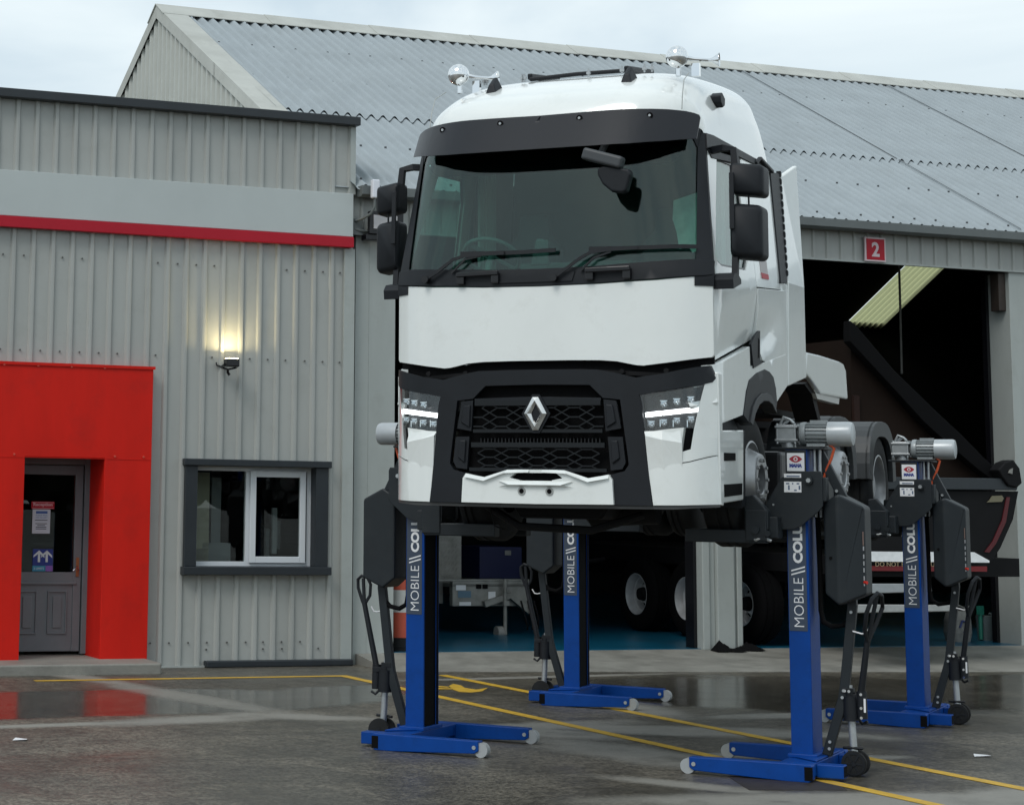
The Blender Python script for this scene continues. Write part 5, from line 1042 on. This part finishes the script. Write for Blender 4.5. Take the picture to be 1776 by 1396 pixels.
m.cyl((a.x,28.5,Z0+.3),(a.x-.2,28.5,Z0+.3),.3,seg=20); m.build('coupling',FRAME,t,off=tp)
m=MB(); c0=Q(832,960,28.2); c1=Q(905,1003,28.2); m.box(c0.x,c1.x,28.2,29.2,c1.z,c0.z+.1); m.mi=1; m.box(c1.x-.28,c1.x-.18,28.19,28.198,c0.z-.02,c0.z+.05); p0=Vector((c0.x,28.2,c1.z)); o=m.build('blue_crate',[mat('dark_blue_plastic',(.008,.012,.06),.4),GREYM],None,off=p0,bevel=.02); o.matrix_world=BM@Matrix.Translation(p0); tag(o,'dark blue crate on the plant trailer inside the left bay','crate')
# tipper trailer
xp=Vector((17.6,25.5,Z0)); t=hall('tipper_trailer',xp,'dark tipper trailer with brown body and red white rear board inside the right bay','trailer')
for k,(n) in enumerate((27.35,26.0,24.65)):
    c=Vector((16.35,n,Z0+.53)); m=MB(); ax=(-1,0,0); tyre(m,c,ax,w=.38,r=.53); w_=m.build('wheel',mat('shaded_tyre',(.003,.003,.0035),.9,spec=.1),t,off=xp,sharp=50)  # tyre rubber darkened: the shade inside the shed is put into the colour
    m=MB(); m.lathe([(.29,.17),(.305,.18),(.29,.185),(.28,.15),(.27,.09),(.265,.06),(.245,.05),(.235,.0),(.22,-.05),(.20,-.06),(.15,-.05),(.14,-.06),(.13,.03),(.08,.05),(0,.055)],c,ax,seg=40)
    m.mi=1; m.cyl(c+Vector((-.058,0,0)),c+Vector((-.13,0,0)),.10,.085,seg=20); m.lathe([(.26,.005),(.235,-.04),(.20,-.045)],c,ax,seg=40); m.mi=0  # hub painted dark; the dark ring puts the dish's depth shade into the colour
    for q in range(10): aa=2*PI*q/10; p=c+Vector((.055,math.cos(aa)*.20,math.sin(aa)*.20)); m.cyl(p,p+Vector((-.05,0,0)),.018,seg=6)
    m.build('rim',[mat('dull_rim',(0.55,0.56,0.57),.45,metal=.4,var=.2,vscale=7),FRAME],w_,off=xp)
m=MB(); m.box(16.4,18.8,22.3,31,1.12,1.35); m.box(16.7,18.5,26,31,.9,1.12); m.tube([(15.9,27.8,1.15),(15.6,27.7,1.12),(14.9,27.5,1.10),(14.75,27.45,1.05),(14.72,27.4,.6)],.03); m.build('chassis',FRAME,t,off=xp)
n0=22.1
def poly(name,pts,mt,n,th,**k):
    o=[(lambda p:(p.x,p.z))(Q(x,y,n)) for x,y in pts]; m=MB(); m.prism(o,lambda a_,b_,k_:Vector((a_,n+th*k_,b_))); return m.build(name,mt,t,off=xp,**k)
poly('body_panel',[(1476,588),(1550,670),(1696,812),(1745,830),(1476,842)],BROWN,n0+.25,2.0)
m=MB(); m.px([(22.3,2.34),(31,2.34),(31,4.6),(27,4.0),(22.3,3.35)],16.34,16.42); m.build('body_side',mat('red_brown_side',(0.022,0.010,0.0075),.7,spec=.2,var=.3,vscale=1.5),t,off=xp)
poly('diagonal_rail',[(1474,556),(1483,562),(1552,643),(1586,676),(1621,710),(1669,755),(1724,811),(1755,832),(1730,838),(1696,814),(1638,764),(1603,732),(1550,674),(1474,592)],BLK2,n0+.08,.14,bevel=.01)
poly('rear_crossbeam',[(1474,826),(1770,830),(1764,850),(1474,848)],mat('dark_slate_steel',(.022,.028,.033),.5),n0-.05,.18,bevel=.01)
poly('rear_panel',[(1476,850),(1766,852),(1757,900),(1735,950),(1720,972),(1690,1000),(1476,1000)],FRAME,n0,.10)
poly('red_stripe',[(1746,862),(1752,862),(1745,905),(1728,942),(1716,958),(1708,957),(1722,938),(1738,902)],mat('dull_red_stripe',(.08,.004,.007),.4),n0-.015,.012)
poly('tail_plate',[(1716,868),(1721,860),(1738,859),(1741,864),(1738,870),(1712,871)],mat('tarnished_plate',(.16,.145,.09),.5),n0-.02,.012)
poly('hinge',[(1732,815),(1744,802),(1758,797),(1769,812),(1773,838),(1764,846),(1750,842),(1738,826)],FRAME,n0-.1,.2,bevel=.015)
poly('hinge_pin',[(1752,815),(1757,812),(1756,822),(1750,820)],GREYM,n0-.12,.02)
RB=poly('reflective_board',[(1478,956),(1690,957.5),(1716,972),(1716,975.5),(1478,973)],mat('reflective_white',(.85,.87,.88),.4,var=.1,vscale=14),n0-.12,.03)
poly('red_board',[(1478,981),(1712,982),(1712,991),(1478,989.5)],mat('dull_red_board',(.16,.006,.009),.4),n0-.12,.03)
a=Q(1519,982,n0-.14); b=Q(1610,974,n0-.14); m=MB(); addtext(m,'DO NOT PULL TO AUTO',.1,T3(a.x,n0-.135,a.z),width=(Q(1636,980,n0-.14).x-a.x),height=.055); m.build('board_lettering',mat('dull_gold_letters',(.32,.25,.15),.5),RB,off=xp)
poly('underrun_bar',[(1478,1012),(1616,1012),(1617,1026),(1478,1030)],mat('bright_bar',(.42,.44,.45),.35,metal=.6,var=.2,vscale=6),n0-.1,.09,bevel=.01)
poly('lower_bar',[(1478,1048),(1650,1049),(1650,1060),(1478,1063)],mat('pale_bar',(.40,.41,.40),.45,metal=.3,var=.2,vscale=6),n0-.1,.08,bevel=.01)
# hanging rope, bag and bucket
p=Q(1561,520,26.5); q=Q(1564,648,26.5); p0=Vector((p.x,26.5,q.z)); m=MB(); m.tube([(p.x,26.5,5.6),(p.x,26.5,p.z),(q.x,26.5,q.z)],.018); o=m.build('hanging_chain',GREYM,None,off=p0); o.matrix_world=BM@Matrix.Translation(p0); tag(o,'thin pull chain hanging in front of the pale roof light in the right bay','chain')
a=Q(1662,1058,24.7); b=Q(1686,1112,24.7); p0=Vector((a.x,24.7,Z0)); t=empty('builders_bag',BM,p0,'dirty white bag with a blue swirl on the floor inside the right bay','bag')
m=MB(); K=16
for (z0,z1,s0,s1) in ((0,.12,.9,1.05),(.12,.3,1.05,1.0),(.3,.42,1.0,.8)):
    vs=[]
    for z,s_ in ((z0,s0),(z1,s1)):
        for i in range(K): an=2*PI*i/K; e=.55; vs.append((a.x+.02+.17*s_*math.copysign(abs(math.cos(an))**e,math.cos(an)),24.75+.14*s_*math.copysign(abs(math.sin(an))**e,math.sin(an)),Z0+z))
    m.smooth=True; m.add(vs,[(i,(i+1)%K,(i+1)%K+K,i+K) for i in range(K)]); m.smooth=False
m.build('sack',mat('dirty_white_sack',(.20,.20,.19),.8,var=.4,vscale=9),t,off=p0); m=MB(); m.tube([(a.x-.06,24.60,Z0+.2),(a.x-.02,24.595,Z0+.29),(a.x+.06,24.595,Z0+.27),(a.x+.07,24.6,Z0+.17),(a.x+.0,24.60,Z0+.13)],.014); m.build('blue_swirl',mat('swirl_blue',(.02,.04,.16),.6),t,off=p0); m=MB(); m.tube([(a.x-.1,24.7,Z0+.40),(a.x-.02,24.68,Z0+.50),(a.x+.1,24.7,Z0+.46),(a.x+.12,24.72,Z0+.40)],.012); m.build('bag_handle',GREYM,t,off=p0)
c=Q(1710,1105,24.9); p0=Vector((c.x,24.9,Z0)); m=MB(); m.cyl((c.x,24.9,Z0),(c.x,24.9,Z0+.34),.11,.13,seg=20); m.tube([(c.x-.02,24.8,Z0+.38),(c.x+.1,24.75,Z0+.33),(c.x+.2,24.75,Z0+.16)],.014); m.mi=1; m.box(c.x-.18,c.x-.10,24.8,24.86,Z0+.36,Z0+.48); m.cyl((c.x-.14,24.83,Z0+.02),(c.x-.14,24.83,Z0+.4),.03)
o=m.build('plastic_bucket',[mat('grey_blue_bucket',(.08,.11,.12),.5),mat('teal_bottle',(.02,.16,.12),.4)],None,off=p0); o.matrix_world=BM@Matrix.Translation(p0); tag(o,'grey blue bucket with a teal bottle just inside the right door jamb','bucket')
# shelving and pipes at the back of bay 2 (very dim)
p0=Vector((24.0,36.5,Z0)); m=MB()
for z in (.6,1.6,2.6,3.4): m.box(23.5,26.5,36.5,37.3,Z0+z,Z0+z+.05)
for u in (23.5,25,26.5): m.box(u-.03,u+.03,36.5,36.6,Z0,Z0+3.6)
for k in range(14): z=.65 if k<5 else (1.65 if k<10 else 2.65); u=23.6+.55*(k%5); m.box(u,u+.35,36.7,37.1,Z0+z,Z0+z+.3+.1*(k%3))
o=m.build('storage_rack',mat('rack_dark',(.05,.055,.055),.6,var=.5,vscale=2),None,off=p0,recalc=True); o.matrix_world=BM@Matrix.Translation(p0); tag(o,'dim storage rack against the back wall of the right bay','rack')
# ================================================================== WORLD, SUN, CAMERA
W=bpy.data.worlds.new('World'); SC.world=W; W.use_nodes=True; nt=W.node_tree; N=nt.nodes; Lk=nt.links; bgd=N['Background']
sky=N.new('ShaderNodeTexSky'); sky.sky_type='NISHITA'; sky.sun_disc=False; sky.sun_elevation=R(50); sky.sun_rotation=R(215)
tc=N.new('ShaderNodeTexCoord'); mp=N.new('ShaderNodeMapping'); mp.inputs['Scale'].default_value=(1.0,1.0,2.6); mp.inputs['Location'].default_value=(1.3,0.4,0.2); Lk.new(tc.outputs['Generated'],mp.inputs[0])
nz=N.new('ShaderNodeTexNoise'); nz.inputs['Scale'].default_value=3.4; nz.inputs['Detail'].default_value=6; nz.inputs['Roughness'].default_value=0.5; nz.inputs['Distortion'].default_value=.4; Lk.new(mp.outputs[0],nz.inputs['Vector'])
cr=N.new('ShaderNodeValToRGB'); cr.color_ramp.elements[0].position=.38; cr.color_ramp.elements[0].color=(6.0,7.2,8.0,1); cr.color_ramp.elements[1].position=.60; cr.color_ramp.elements[1].color=(8.9,9.8,10.0,1); Lk.new(nz.outputs['Fac'],cr.inputs[0])
mx=N.new('ShaderNodeMix'); mx.data_type='RGBA'; mx.inputs['Factor'].default_value=0.90; Lk.new(sky.outputs[0],mx.inputs['A']); Lk.new(cr.outputs[0],mx.inputs['B']); Lk.new(mx.outputs['Result'],bgd.inputs[0]); bgd.inputs[1].default_value=0.102
sl=bpy.data.lights.new('sun','SUN'); sl.energy=1.35; sl.angle=R(25); sl.color=(1,0.97,0.93); so=bpy.data.objects.new('sun',sl); COL.objects.link(so)
so.rotation_euler=(R(40),0,R(-35))
cd=bpy.data.cameras.new('camera'); cam=bpy.data.objects.new('camera',cd); COL.objects.link(cam); SC.camera=cam
cd.sensor_fit='HORIZONTAL'; cd.sensor_width=36; cd.lens=FPX/1776*36; cd.shift_x=(888-PX)/1776; cd.shift_y=-(698-PY)/1776; cd.clip_end=2000; cd.clip_start=0.1
cam.matrix_world=Matrix(((r2.x,u2.x,-fw.x,0),(r2.y,u2.y,-fw.y,0),(r2.z,u2.z,-fw.z,CAMH),(0,0,0,1)))
vs=SC.view_settings; vs.view_transform='Standard'; vs.look='None'; vs.gamma=1; vs.exposure=0.08; SC.display_settings.display_device='sRGB'
SC.cycles.max_bounces=8; SC.cycles.diffuse_bounces=3; SC.cycles.glossy_bounces=4; SC.cycles.transparent_max_bounces=12; SC.cycles.use_denoising=True; SC.cycles.caustics_reflective=False; SC.cycles.caustics_refractive=False; SC.cycles.sample_clamp_indirect=4
